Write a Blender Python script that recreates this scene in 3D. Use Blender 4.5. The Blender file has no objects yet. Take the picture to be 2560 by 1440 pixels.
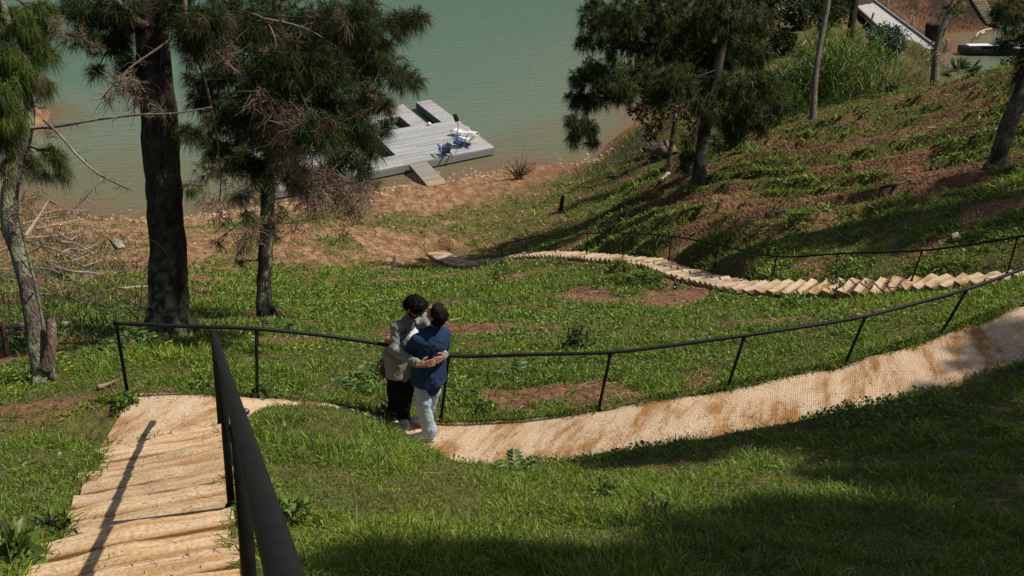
import bpy, math
import numpy as np
# ------------------------------------------------------------------ camera, sky, sun
S = 1.12                       # metres per layout unit
A = math.radians(25); FPX = 2512.0; H = 16.5
ca, sa = math.cos(A), math.sin(A)
CAM = np.array([0.0, 0.0, H * S])
sc = bpy.context.scene
cam_d = bpy.data.cameras.new('camera'); cam = bpy.data.objects.new('camera', cam_d)
sc.collection.objects.link(cam); sc.camera = cam
cam_d.sensor_width = 36; cam_d.lens = 36 * FPX / 2560; cam_d.clip_start = .05; cam_d.clip_end = 3000
cam.location = CAM; cam.rotation_euler = (math.radians(90) - A, 0, 0)
SUN_EL = math.radians(54); SUN_AZ = math.radians(84)      # azimuth clockwise from +Y
SUNV = np.array([math.cos(SUN_EL) * math.sin(SUN_AZ), math.cos(SUN_EL) * math.cos(SUN_AZ), math.sin(SUN_EL)])
w = bpy.data.worlds.new('World'); sc.world = w; w.use_nodes = True
wn = w.node_tree.nodes; wl = w.node_tree.links
sky = wn.new('ShaderNodeTexSky'); sky.sky_type = 'NISHITA'; sky.sun_disc = False
sky.sun_elevation = SUN_EL; sky.sun_rotation = SUN_AZ; sky.air_density = 1.2; sky.dust_density = 2.0
wl.new(sky.outputs[0], wn['Background'].inputs[0]); wn['Background'].inputs[1].default_value = 0.06
sd = bpy.data.lights.new('sun', 'SUN'); sd.energy = 4.6; sd.angle = math.radians(.55); sd.color = (1, .93, .82)
so = bpy.data.objects.new('sun', sd); sc.collection.objects.link(so)
from mathutils import Vector
so.rotation_euler = Vector(SUNV).to_track_quat('Z', 'Y').to_euler()
sc.view_settings.view_transform = 'Standard'; sc.view_settings.look = 'None'
sc.view_settings.exposure = 0.12; sc.view_settings.gamma = 1
try:
    sc.cycles.max_bounces = 6; sc.cycles.transparent_max_bounces = 8; sc.cycles.use_denoising = True
except Exception: pass

# ------------------------------------------------------------------ layout helpers
def ray(px, py):
    dx = (px - 1280) / FPX; dy = -(py - 720) / FPX
    return np.array([dx, ca + dy * sa, -sa + dy * ca])
def at(px, py, Z): return CAM + ray(px, py) * (Z * S)
def hz(px, py, z):
    r = ray(px, py); return CAM + r * ((z - CAM[2]) / r[2])
def hy(px, py, y):
    r = ray(px, py); return CAM + r * (y / r[1])
def nrm(v): v = np.asarray(v, float); return v / np.maximum(np.linalg.norm(v, axis=-1, keepdims=True), 1e-9)
RNG = np.random.default_rng(7)

def hsh(ix, iy, iz, seed):
    h = (ix.astype(np.int64) * 374761393 + iy.astype(np.int64) * 668265263 + iz.astype(np.int64) * 1440662683 + seed * 974634779) & 0xffffffff
    h = ((h ^ (h >> 13)) * 1274126177) & 0xffffffff
    h = ((h ^ (h >> 16)) * 2246822519) & 0xffffffff
    return ((h ^ (h >> 15)) & 0xffffff) / float(0xffffff)
def vn2(x, y, seed=0):
    x = np.asarray(x, float); y = np.asarray(y, float)
    ix = np.floor(x); iy = np.floor(y); fx = x - ix; fy = y - iy
    fx = fx * fx * (3 - 2 * fx); fy = fy * fy * (3 - 2 * fy); z = np.zeros_like(ix)
    a = hsh(ix, iy, z, seed); b = hsh(ix + 1, iy, z, seed); c = hsh(ix, iy + 1, z, seed); d = hsh(ix + 1, iy + 1, z, seed)
    return (a + (b - a) * fx) + ((c + (d - c) * fx) - (a + (b - a) * fx)) * fy
def fbm2(x, y, seed=0, n=4):
    s = 0; a = .5; t = 0
    for i in range(n):
        s = s + a * vn2(x * 2 ** i, y * 2 ** i, seed + i); t += a; a *= .5
    return s / t
def vn3(x, y, z, seed=0):
    ix = np.floor(x); iy = np.floor(y); iz = np.floor(z); f = [x - ix, y - iy, z - iz]
    f = [q * q * (3 - 2 * q) for q in f]; r = 0
    for dx in (0, 1):
        for dy in (0, 1):
            for dz in (0, 1):
                wgt = (f[0] if dx else 1 - f[0]) * (f[1] if dy else 1 - f[1]) * (f[2] if dz else 1 - f[2])
                r = r + wgt * hsh(ix + dx, iy + dy, iz + dz, seed)
    return r
def fbm3(V, f, seed): return (.55 * vn3(V[:, 0] * f, V[:, 1] * f, V[:, 2] * f * .5, seed) + .3 * vn3(V[:, 0] * f * 2.3, V[:, 1] * f * 2.3, V[:, 2] * f, seed + 1) + .15 * vn3(V[:, 0] * f * 5, V[:, 1] * f * 5, V[:, 2] * f * 3, seed + 2))
def sstep(a, b, x):
    t = np.clip((x - a) / (b - a), 0, 1); return t * t * (3 - 2 * t)
def lerp(a, b, t): return a + (b - a) * t

# ------------------------------------------------------------------ objects
def tag(o, label=None, cat=None, group=None, kind=None):
    if label: o['label'] = label
    if cat: o['category'] = cat
    if group: o['group'] = group
    if kind: o['kind'] = kind
    return o
def empty(name, loc, label=None, cat=None, group=None):
    o = bpy.data.objects.new(name, None); sc.collection.objects.link(o); o.location = loc
    o.empty_display_size = .2
    return tag(o, label, cat, group)
class MB:
    """collects vertices, faces and per-vertex colours and links them as ONE mesh"""
    def __init__(s): s.V = []; s.F = []; s.C = []; s.n = 0
    def add(s, V, F, col=(1, 1, 1), mi=0):
        V = np.asarray(V, float).reshape(-1, 3)
        if not isinstance(F, list): F = [F]
        for f in F:
            f = np.asarray(f, int)
            if len(f): s.F.append((f + s.n, mi))
        c = np.asarray(col, float)
        if c.ndim == 1: c = np.broadcast_to(c, (len(V), 3))
        s.V.append(V); s.C.append(c); s.n += len(V); return s
    def build(s, name, mats, parent=None, smooth=True, origin=None):
        V = np.concatenate(s.V); C = np.concatenate(s.C)
        if not isinstance(mats, (list, tuple)): mats = [mats]
        o0 = np.zeros(3)
        if parent is not None: o0 = np.array(parent_world(parent))
        elif origin is not None: o0 = np.asarray(origin, float)
        me = bpy.data.meshes.new(name)
        me.vertices.add(len(V)); me.vertices.foreach_set('co', (V - o0).astype(np.float32).ravel())
        idx = np.concatenate([f.ravel() for f, m in s.F]); tot = np.concatenate([np.full(len(f), f.shape[1]) for f, m in s.F])
        mi = np.concatenate([np.full(len(f), m) for f, m in s.F])
        st = np.concatenate([[0], np.cumsum(tot)[:-1]])
        me.loops.add(len(idx)); me.loops.foreach_set('vertex_index', idx.astype(np.int32))
        me.polygons.add(len(tot)); me.polygons.foreach_set('loop_start', st.astype(np.int32)); me.polygons.foreach_set('loop_total', tot.astype(np.int32))
        me.polygons.foreach_set('material_index', mi.astype(np.int32))
        me.polygons.foreach_set('use_smooth', np.full(len(tot), smooth))
        ca_ = me.color_attributes.new('Col', 'FLOAT_COLOR', 'POINT')
        ca_.data.foreach_set('color', np.concatenate([C, np.ones((len(C), 1))], 1).astype(np.float32).ravel())
        me.update(calc_edges=True); me.validate(clean_customdata=False)
        for m in mats: me.materials.append(m)
        o = bpy.data.objects.new(name, me); sc.collection.objects.link(o)
        if parent is not None: o.parent = parent
        elif origin is not None: o.location = o0
        return o
def parent_world(o):
    p = np.array(o.location)
    while o.parent is not None:
        o = o.parent; p = p + np.array(o.location)
    return p
def copy_tree(o, loc, label=None, rz=0, scale=1, parent=None):
    c = o.copy(); sc.collection.objects.link(c)
    if parent is None:
        c.location = loc; c.rotation_euler = (0, 0, rz); c.scale = (scale,) * 3
        if label: c['label'] = label
    else: c.parent = parent
    for ch in [k for k in sc.objects if k.parent == o]: copy_tree(ch, None, parent=c)
    return c

def box(mb, c, sz, ax=None, col=(1, 1, 1), mi=0, bev=0.0):
    """box centred at c, half-axes from ax (rows = unit axes)"""
    ax = np.eye(3) if ax is None else np.asarray(ax, float); h = np.asarray(sz, float) / 2
    if bev <= 0:
        q = np.array([[x, y, z] for z in (-1, 1) for y in (-1, 1) for x in (-1, 1)], float) * h
        F = np.array([[0, 2, 3, 1], [4, 5, 7, 6], [0, 1, 5, 4], [2, 6, 7, 3], [0, 4, 6, 2], [1, 3, 7, 5]])
        mb.add(q @ ax + np.asarray(c), F, col, mi)
    else:
        b = min(bev, h.min() * .9); vs = []; idx = {}
        for sx in (-1, 1):
            for sy in (-1, 1):
                for sz_ in (-1, 1):
                    for k in range(3):
                        p = np.array([sx, sy, sz_], float) * (h - b); p[k] += (sx, sy, sz_)[k] * b
                        idx[(sx, sy, sz_, k)] = len(vs); vs.append(p)
        Q = []; T = []
        for k in range(3):
            a, d = (k + 1) % 3, (k + 2) % 3
            for sg in (-1, 1):
                f = []
                for u, v in ((-1, -1), (1, -1), (1, 1), (-1, 1)):
                    t = [0, 0, 0]; t[k] = sg; t[a] = u; t[d] = v; f.append(idx[(*t, k)])
                Q.append(f if sg > 0 else f[::-1])
            for u in (-1, 1):
                for v in (-1, 1):      # edge along k between faces a and d
                    t0 = [0, 0, 0]; t1 = [0, 0, 0]; t0[k] = -1; t1[k] = 1; t0[a] = t1[a] = u; t0[d] = t1[d] = v
                    f = [idx[(*t0, a)], idx[(*t1, a)], idx[(*t1, d)], idx[(*t0, d)]]
                    Q.append(f if u * v < 0 else f[::-1])
        for sx in (-1, 1):
            for sy in (-1, 1):
                for sz_ in (-1, 1):
                    f = [idx[(sx, sy, sz_, k)] for k in range(3)]
                    T.append(f if sx * sy * sz_ > 0 else f[::-1])
        mb.add(np.array(vs) @ ax + np.asarray(c), [np.array(Q), np.array(T)], col, mi)
def frame3(d, up=(0, 0, 1)):
    d = nrm(d); u = np.asarray(up, float)
    if abs(d @ u) > .95: u = np.array([0, 1.0, 0])
    s_ = nrm(np.cross(d, u)); t = np.cross(s_, d); return np.array([d, s_, t])
def beam(mb, a, b, wd, ht, col=(1, 1, 1), mi=0, bev=0.0, up=(0, 0, 1)):
    a = np.asarray(a, float); b = np.asarray(b, float)
    box(mb, (a + b) / 2, (np.linalg.norm(b - a), wd, ht), frame3(b - a, up), col, mi, bev)
def tube(mb, P, R, n=8, col=(1, 1, 1), mi=0, cap=True, bump=0.0, seed=0, bs=6.0):
    P = np.asarray(P, float); m = len(P); R = np.broadcast_to(np.asarray(R, float), (m,)).copy()
    T = np.gradient(P, axis=0); T = nrm(T); u = np.array([0, 0, 1.0])
    if abs(T[0] @ u) > .9: u = np.array([1.0, 0, 0])
    N = np.zeros((m, 3)); v = nrm(np.cross(T[0], u))
    for i in range(m):
        v = nrm(v - T[i] * (v @ T[i])); N[i] = v
    B = np.cross(T, N); a = np.linspace(0, 2 * np.pi, n, endpoint=False)
    rr = R[:, None] * np.ones((1, n))
    if bump:
        L = np.concatenate([[0], np.cumsum(np.linalg.norm(np.diff(P, axis=0), axis=1))])
        rr = rr * (1 + bump * (vn3(np.cos(a)[None] * bs * .5 + 9 + 0 * L[:, None], np.sin(a)[None] * bs * .5 + 9 + 0 * L[:, None], L[:, None] * bs * .35 + 0 * a[None], seed) - .5) * 2)
    V = P[:, None] + rr[..., None] * (np.cos(a)[None, :, None] * N[:, None] + np.sin(a)[None, :, None] * B[:, None])
    i = np.arange(m - 1)[:, None] * n; j = np.arange(n)[None]; k = (j + 1) % n
    Fq = np.stack([i + j, i + k, i + n + k, i + n + j], -1).reshape(-1, 4)
    fs = [Fq]; V = V.reshape(-1, 3)
    if cap:
        V = np.concatenate([V, P[:1], P[-1:]])
        a0 = np.stack([np.full(n, m * n), np.arange(n)[::1], (np.arange(n) + 1) % n], -1)[:, [0, 2, 1]]
        a1 = np.stack([np.full(n, m * n + 1), (m - 1) * n + np.arange(n), (m - 1) * n + (np.arange(n) + 1) % n], -1)
        fs += [a0, a1]
    c = np.asarray(col, float)
    if c.ndim == 2: c = np.concatenate([np.repeat(c, n, 0), c[:1], c[-1:]] if cap else [np.repeat(c, n, 0)])
    mb.add(V, fs, c, mi)
def curve(P, n, jit=0.0, rng=RNG):
    """smooth resample of control points (Catmull-Rom)"""
    P = np.asarray(P, float); Q = np.concatenate([[2 * P[0] - P[1]], P, [2 * P[-1] - P[-2]]]); out = []
    m = len(P) - 1; ts = np.linspace(0, m, n)
    for t in ts:
        i = min(int(t), m - 1); f = t - i; p0, p1, p2, p3 = Q[i:i + 4]
        out.append(.5 * (2 * p1 + (p2 - p0) * f + (2 * p0 - 5 * p1 + 4 * p2 - p3) * f * f + (3 * p1 - p0 - 3 * p2 + p3) * f ** 3))
    out = np.array(out)
    if jit: out[1:-1] += rng.normal(0, jit, out[1:-1].shape)
    return out
def blades(mb, P, D, L, W, droop, col, rng=RNG, mi=0):
    P = np.asarray(P, float); n = len(P); D = nrm(D); L = np.broadcast_to(L, (n,))[:, None]; W = np.broadcast_to(W, (n,))[:, None]
    dr = np.broadcast_to(droop, (n,))[:, None]
    sd_ = nrm(np.cross(D, rng.normal(size=(n, 3))))
    dn = np.array([0, 0, -1.0])
    mid = P + D * L * .55 + dn * L * dr * .16
    tip = P + D * L * (1 - .18 * dr) + dn * L * dr * .62
    V = np.stack([P - sd_ * W / 2, P + sd_ * W / 2, mid - sd_ * W * .42, mid + sd_ * W * .42, tip], 1).reshape(-1, 3)
    b = np.arange(n)[:, None] * 5
    c = np.asarray(col, float)
    c = np.repeat(np.broadcast_to(c, (n, 3)), 5, 0)
    mb.add(V, [b + np.array([[0, 1, 3, 2]]), b + np.array([[2, 3, 4]])], c, mi)
def leaves(mb, P, D, L, W, col, rng=RNG, mi=0, fold=.15):
    P = np.asarray(P, float); n = len(P); D = nrm(D); L = np.broadcast_to(L, (n,))[:, None]; W = np.broadcast_to(W, (n,))[:, None]
    sd_ = nrm(np.cross(D, rng.normal(size=(n, 3)))); nn = np.cross(sd_, D)
    V = np.stack([P, P + D * L * .5 - sd_ * W / 2 + nn * L * fold, P + D * L, P + D * L * .5 + sd_ * W / 2 + nn * L * fold], 1).reshape(-1, 3)
    b = np.arange(n)[:, None] * 4
    mb.add(V, [b + np.array([[0, 1, 2]]), b + np.array([[0, 2, 3]])], np.repeat(np.broadcast_to(np.asarray(col, float), (n, 3)), 4, 0), mi)
def pal(n, cols, rng=RNG, var=.18, wts=None):
    cols = np.asarray(cols, float); i = rng.choice(len(cols), n, p=wts)
    return np.clip(cols[i] * (1 + rng.normal(0, var, (n, 1))) * (1 + rng.normal(0, var * .35, (n, 3))), .004, 1)

# ------------------------------------------------------------------ materials
def mat(name, col=None, rough=.8, attr=True, noise=0, nscale=8, bump=0, bscale=30, metal=0, transl=0, spec=.5, stretch=None, tint=None, bdist=.02):
    m = bpy.data.materials.new(name); m.use_nodes = True; nt = m.node_tree; N = nt.nodes; L = nt.links
    bs = N['Principled BSDF']; bs.inputs['Roughness'].default_value = rough; bs.inputs['Metallic'].default_value = metal
    bs.inputs['Specular IOR Level'].default_value = spec
    src = None
    if attr:
        a = N.new('ShaderNodeAttribute'); a.attribute_name = 'Col'; src = a.outputs['Color']
        if col is not None:
            mx = N.new('ShaderNodeMix'); mx.data_type = 'RGBA'; mx.blend_type = 'MULTIPLY'; mx.inputs[0].default_value = 1
            L.new(src, mx.inputs[6]); mx.inputs[7].default_value = (*col, 1); src = mx.outputs[2]
    tc = N.new('ShaderNodeTexCoord'); vec = tc.outputs['Object']
    if stretch is not None:
        mp = N.new('ShaderNodeMapping'); mp.inputs['Scale'].default_value = stretch; L.new(vec, mp.inputs[0]); vec = mp.outputs[0]
    if noise:
        t = N.new('ShaderNodeTexNoise'); t.inputs['Scale'].default_value = nscale; t.inputs['Detail'].default_value = 8; t.inputs['Roughness'].default_value = .65; L.new(vec, t.inputs[0])
        r = N.new('ShaderNodeValToRGB'); r.color_ramp.elements[0].position = .3; r.color_ramp.elements[1].position = .7
        lo = 1 - noise; hi = 1 + noise
        tn = tint or (1, 1, 1)
        r.color_ramp.elements[0].color = (lo * tn[0], lo * tn[1], lo * tn[2], 1); r.color_ramp.elements[1].color = (hi, hi, hi, 1)
        L.new(t.outputs[0], r.inputs[0])
        mx = N.new('ShaderNodeMix'); mx.data_type = 'RGBA'; mx.blend_type = 'MULTIPLY'; mx.inputs[0].default_value = 1
        if src is not None: L.new(src, mx.inputs[6])
        else: mx.inputs[6].default_value = (*col, 1)
        L.new(r.outputs[0], mx.inputs[7]); src = mx.outputs[2]
    if src is not None: L.new(src, bs.inputs['Base Color'])
    else: bs.inputs['Base Color'].default_value = (*col, 1)
    if bump:
        t = N.new('ShaderNodeTexNoise'); t.inputs['Scale'].default_value = bscale; t.inputs['Detail'].default_value = 6; L.new(vec, t.inputs[0])
        b = N.new('ShaderNodeBump'); b.inputs['Strength'].default_value = bump; b.inputs['Distance'].default_value = bdist
        L.new(t.outputs[0], b.inputs['Height']); L.new(b.outputs[0], bs.inputs['Normal'])
    if transl:
        tr = N.new('ShaderNodeBsdfTranslucent'); ms = N.new('ShaderNodeMixShader'); ms.inputs[0].default_value = transl
        if src is not None: L.new(src, tr.inputs[0])
        else: tr.inputs[0].default_value = (*col, 1)
        L.new(bs.outputs[0], ms.inputs[1]); L.new(tr.outputs[0], ms.inputs[2]); L.new(ms.outputs[0], N['Material Output'].inputs[0])
    return m
M = {}
M['grass'] = mat('grass_blades', rough=.5, transl=.35, spec=.3)
M['leaf'] = mat('leaf', rough=.45, transl=.3, spec=.35)
M['needle'] = mat('pine_needles', rough=.6, transl=.18, spec=.1)
M['twig'] = mat('dry_twig', rough=.85)
M['bark'] = mat('bark', rough=.95, noise=.5, nscale=9, bump=1.0, bscale=14, stretch=(3, 3, .45), bdist=.06, spec=.15)
M['paint'] = mat('black_painted_pipe', (.009, .009, .009), rough=.6, spec=.2, attr=False, noise=.45, nscale=25, bump=.15, bscale=60, bdist=.004)
M['wood'] = mat('weathered_wood', rough=.85, noise=.35, nscale=14, bump=.4, bscale=40, bdist=.01)
M['plastic'] = mat('painted_plastic', rough=.4, noise=.06, nscale=10)
M['metal'] = mat('grey_metal', rough=.45, metal=.6)
M['rock'] = mat('rock', rough=.95, noise=.35, nscale=6, bump=.8, bscale=14, bdist=.05)
# ------------------------------------------------------------------ paths (centre lines)
def resample(P, step):
    P = np.asarray(P, float); P = curve(P, len(P) * 12)
    d = np.concatenate([[0], np.cumsum(np.linalg.norm(np.diff(P, axis=0), axis=1))])
    t = np.arange(0, d[-1], step)
    return np.stack([np.interp(t, d, P[:, k]) for k in range(3)], 1), t
def side(P):
    T = np.gradient(P, axis=0); T[:, 2] = 0; T = nrm(T); return np.stack([T[:, 1], -T[:, 0], 0 * T[:, 0]], 1)
UP_FAR = [(338, 983, 9.45), (445, 983, 9.45), (545, 985, 9.48), (700, 995, 9.65), (850, 1012, 9.92), (960, 1035, 10.2), (1085, 1054, 10.3), (1240, 1052, 10.3),
          (1370, 1042, 10.27), (1497, 1025, 10.25), (1680, 995, 10.3), (1818, 972, 10.38), (2000, 932, 10.5), (2112, 912, 10.58), (2350, 838, 10.85), (2560, 762, 11.2), (2800, 650, 11.8)]
uf, _ = resample([at(*p) for p in UP_FAR], .05)
UPW = .90
upc = uf + side(uf) * (UPW / 2)            # right-hand side of left-to-right travel = towards the viewer
R0 = at(556, 1050, 9.0); R1 = at(620, 1440, 4.07)
sdir = nrm(R0 - R1); sh = nrm([sdir[0], sdir[1], 0]); slat = np.array([-sh[1], sh[0], 0])   # slat: to the left
STW = 1.02
LOW = [(2800, 630, 15), (2560, 690, 17), (2300, 713, 18.8), (2100, 723, 19.8), (1880, 722, 21.3), (1780, 706, 23), (1700, 685, 24.5), (1620, 660, 26.5), (1500, 648, 29.3),
       (1400, 640, 32), (1300, 641, 34.5), (1240, 655, 35.6), (1165, 663, 36.8), (1120, 650, 38), (1088, 634, 39.6)]
lowc, lowt = resample([at(*p) for p in LOW], .05)
LOWW = .86
# ------------------------------------------------------------------ ground shape
CP = [at(*p) for p in [
    (430, 850, 13.2), (665, 790, 19.5), (200, 930, 11), (20, 940, 11.6), (0, 800, 19), (100, 700, 28), (100, 550, 42), (0, 600, 36), (250, 620, 37), (700, 560, 40.5), (700, 680, 32), (300, 760, 22),
    (1100, 640, 38.5), (1100, 520, 45.3), (1250, 560, 41.5), (1400, 510, 43.8), (1500, 540, 37.5), (900, 620, 38), (900, 740, 25), (800, 850, 15.5), (1150, 780, 19), (1300, 720, 24), (1500, 850, 14.3), (1800, 800, 15.8), (1200, 900, 13), (2100, 780, 15.3), (1600, 715, 23.5), (1450, 690, 26.5),
    (1250, 672, 31), (1900, 850, 13.2), (2300, 745, 15), (2450, 726, 16.6), (2560, 716, 16), (2660, 705, 15),
    (1745, 480, 33), (2030, 312, 40), (2333, 237, 42), (2560, 175, 37), (1672, 430, 40), (1600, 400, 45), (1500, 425, 49.5), (2480, 440, 24), (2200, 500, 27), (2200, 640, 20.6), (2560, 560, 19.3), (2560, 300, 30.5), (2000, 500, 29.5), (1900, 400, 36), (2200, 330, 36), (1700, 560, 28.5), (1400, 585, 36.5), (1850, 600, 24.5), (2000, 640, 22),
    (1950, 292, 47), (2150, 225, 50), (1800, 205, 61), (1900, 80, 74), (2100, 150, 64), (1850, 0, 87), (2330, 128, 67), (2150, 2, 85), (2060, 40, 80), (1650, 300, 53),
    (1280, 1440, 4.5), (2560, 1440, 5.0), (1900, 1250, 6.4), (900, 1250, 6.3), (700, 1016, 8.3), (800, 1000, 8.35), (900, 1012, 8.6), (955, 1046, 8.8), (600, 1022, 8.4), (1005, 1124, 9.05), (1060, 1160, 9.1), (1130, 1178, 9.2), (1280, 1164, 9.35), (1560, 1108, 9.42), (1950, 1049, 9.7), (2350, 948, 10.05),
    (100, 1100, 8.6), (0, 1200, 7.3), (0, 1440, 4.9), (200, 1040, 9.3)]]
CP += [hz(px, py, zz * S + H * S) for px, py, zz in [   # shore line and lake bed
    (0, 520, -16.3), (250, 545, -16.45), (400, 547, -16.45), (560, 530, -16.45), (740, 505, -16.45), (860, 490, -16.45), (960, 472, -16.45), (1085, 465, -16.35), (1150, 452, -16.45), (1250, 430, -16.45), (1330, 416, -16.45), (1430, 411, -16.45),
    (1492, 400, -16.45), (1512, 372, -16.45), (1545, 340, -16.45), (1590, 308, -16.45), (1610, 240, -16.45), (1680, 100, -16.45), (1740, 0, -16.4),
    (1200, 330, -19.5), (1300, 200, -23), (900, 200, -23), (500, 250, -21), (300, 430, -17.25), (500, 470, -17.1), (250, 330, -18.7), (1320, 340, -17.5), (1450, 335, -17.1), (1400, 260, -18.7), (600, 440, -17.5), (900, 400, -18.3), (1500, 280, -17.3), (1530, 150, -18), (1300, 50, -24), (700, 30, -24),
    (110, 300, -16.45), (30, 300, -16.1), (170, 285, -17.2), (60, 400, -17.4),
    (2400, 112, -16.6), (2470, 175, -17.4), (2500, 130, -17.4)]]
def wp(x, y, z): return np.array([x * S, y * S, (H + z) * S])
CP += [wp(*p) for p in [(0, -1, -.85), (-3, 0, -1.6), (3, 0, -1.1), (0, -6, 1.6), (8, -4, .6), (-8, -4, -.6), (8, 3, -2.4), (-8, 4, -3.9), (14, 9, -4), (20, 2, -1.4), (14, 16, -5.5), (22, 25, -6), (30, 38, -8.5),
    (-14, 14, -8), (-20, 25, -13), (-32, 35, -16), (-25, 10, -8), (-40, 50, -18), (-30, 80, -24), (0, 130, -25), (24, 58, -15.5), (32, 56, -16.3), (38, 50, -13), (31, 68, -17.4), (40, 80, -17.2), (50, 60, -14), (45, 98, -9), (36, 97, -9.5), (33, 92, -13), (36, 91.5, -13.6), (40, 92.5, -12.5), (27, 100, -11), (36, 86.5, -16.3), (40, 88, -16.2), (45, 89, -16.2), (30, 87, -14), (50, 100, -9)]]
CP += [p - [0, 0, .0] for p in upc[::22]] + [p for p in lowc[::40]] + [R0 + (R1 - R0) * t + slat * k + [0, 0, -.05] for t in (0, .33, .66, 1) for k in (-.15, STW + .15)]
CP = np.array(CP)
def tps(r2): return .5 * r2 * np.log(r2 + 1e-9)
_n = len(CP); _d = CP[:, None, :2] - CP[None, :, :2]; _K = tps((_d ** 2).sum(-1)) + np.eye(_n) * .6
_P = np.c_[np.ones(_n), CP[:, :2]]; _M = np.block([[_K, _P], [_P.T, np.zeros((3, 3))]])
_w = np.linalg.solve(_M, np.r_[CP[:, 2], 0, 0, 0])
def near_path(x, y, P, hw, fade_far):
    """weight and z of the path under each point (1 inside)"""
    wgt = np.zeros(len(x)); zz = np.zeros(len(x)); dist = np.full(len(x), 99.)
    b = (x > P[:, 0].min() - 1.5) & (x < P[:, 0].max() + 1.5) & (y > P[:, 1].min() - 1.5) & (y < P[:, 1].max() + 1.5)
    ii = np.nonzero(b)[0]; Q = P[::2]
    for k in range(0, len(ii), 4000):
        s = ii[k:k + 4000]
        d2 = (x[s, None] - Q[None, :, 0]) ** 2 + (y[s, None] - Q[None, :, 1]) ** 2; j = d2.argmin(1)
        dist[s] = np.sqrt(d2[np.arange(len(s)), j]); zz[s] = Q[j, 2]
    return dist, zz
stc = np.array([R0 + slat * STW / 2 + (R1 - R0) * t for t in np.linspace(-.02, 1.75, 160)])
def gz(x, y, full=False):
    x = np.asarray(x, float).ravel(); y = np.asarray(y, float).ravel(); z = np.empty(len(x))
    for k in range(0, len(x), 20000):
        s = slice(k, k + 20000); r2 = (x[s, None] - CP[None, :, 0]) ** 2 + (y[s, None] - CP[None, :, 1]) ** 2
        z[s] = tps(r2) @ _w[:_n] + _w[_n] + _w[_n + 1] * x[s] + _w[_n + 2] * y[s]
    rr = np.hypot(x, y)
    z = lerp(z, -9.0 + np.clip(-y, 0, 60) * .9, sstep(118, 150, rr))
    z = np.clip(z, -9, 60)
    z += sstep(260, 520, rr) * np.clip(y + 200, 0, 200) / 200 * (70 + 50 * fbm2(x * .008, y * .008, 5))  # far hills out of view, added to dim the sky mirrored in the lake
    # small relief: cattle terraces on the far right slope, tussocks everywhere
    tw = sstep(.2, 2.0, x - (1.2 + .02 * y)) * sstep(22, 27, y) * sstep(56, 46, y) * sstep(3.2, 4.6, z)
    s_ = (y * .93 + x * .36) / 1.9 + 1.3 * fbm2(x * .16, y * .16, 3, 3); ph = s_ - np.floor(s_)
    z += tw * (.70 * (sstep(0, .20, ph) - sstep(.25, 1, ph)) - .3)
    nearw = sstep(1.0, 3.0, z)
    z += (fbm2(x * .9, y * .9, 11, 4) - .5) * (.16 + .1 * sstep(12, 30, rr)) * (.35 + .65 * nearw) * sstep(200, 100, rr)
    z += (fbm2(x * 3.7, y * 3.7, 12, 3) - .5) * .055 * sstep(60, 30, rr)
    inside = np.zeros(len(x))
    for P, hw, fd, drop in ((upc, UPW / 2, .3, .07), (lowc, LOWW / 2, .5, .26), (stc, STW / 2, .35, .24)):
        d, pz = near_path(x, y, P, hw, fd)
        wgt = sstep(hw + fd, hw + .06, d); z = lerp(z, pz - drop * sstep(hw + .12, hw - .06, d) - .02, wgt)
        inside = np.maximum(inside, d < hw - .03)
    return (z, inside) if full else z
def gpt(px, py, Z0=None):
    """first hit of the view ray with the ground"""
    r = ray(px, py); t = np.linspace(2, 150, 3000); Q = CAM + r * t[:, None]
    g = gz(Q[:, 0], Q[:, 1]); k = np.nonzero(Q[:, 2] < g)[0]
    if len(k) == 0: return hz(px, py, 0)
    k = k[0]; t = np.linspace(t[k - 1], t[k], 40); Q = CAM + r * t[:, None]; g = gz(Q[:, 0], Q[:, 1]); k = np.nonzero(Q[:, 2] < g)[0]
    k = k[0] if len(k) else -1
    return np.array([Q[k, 0], Q[k, 1], g[k]])
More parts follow.
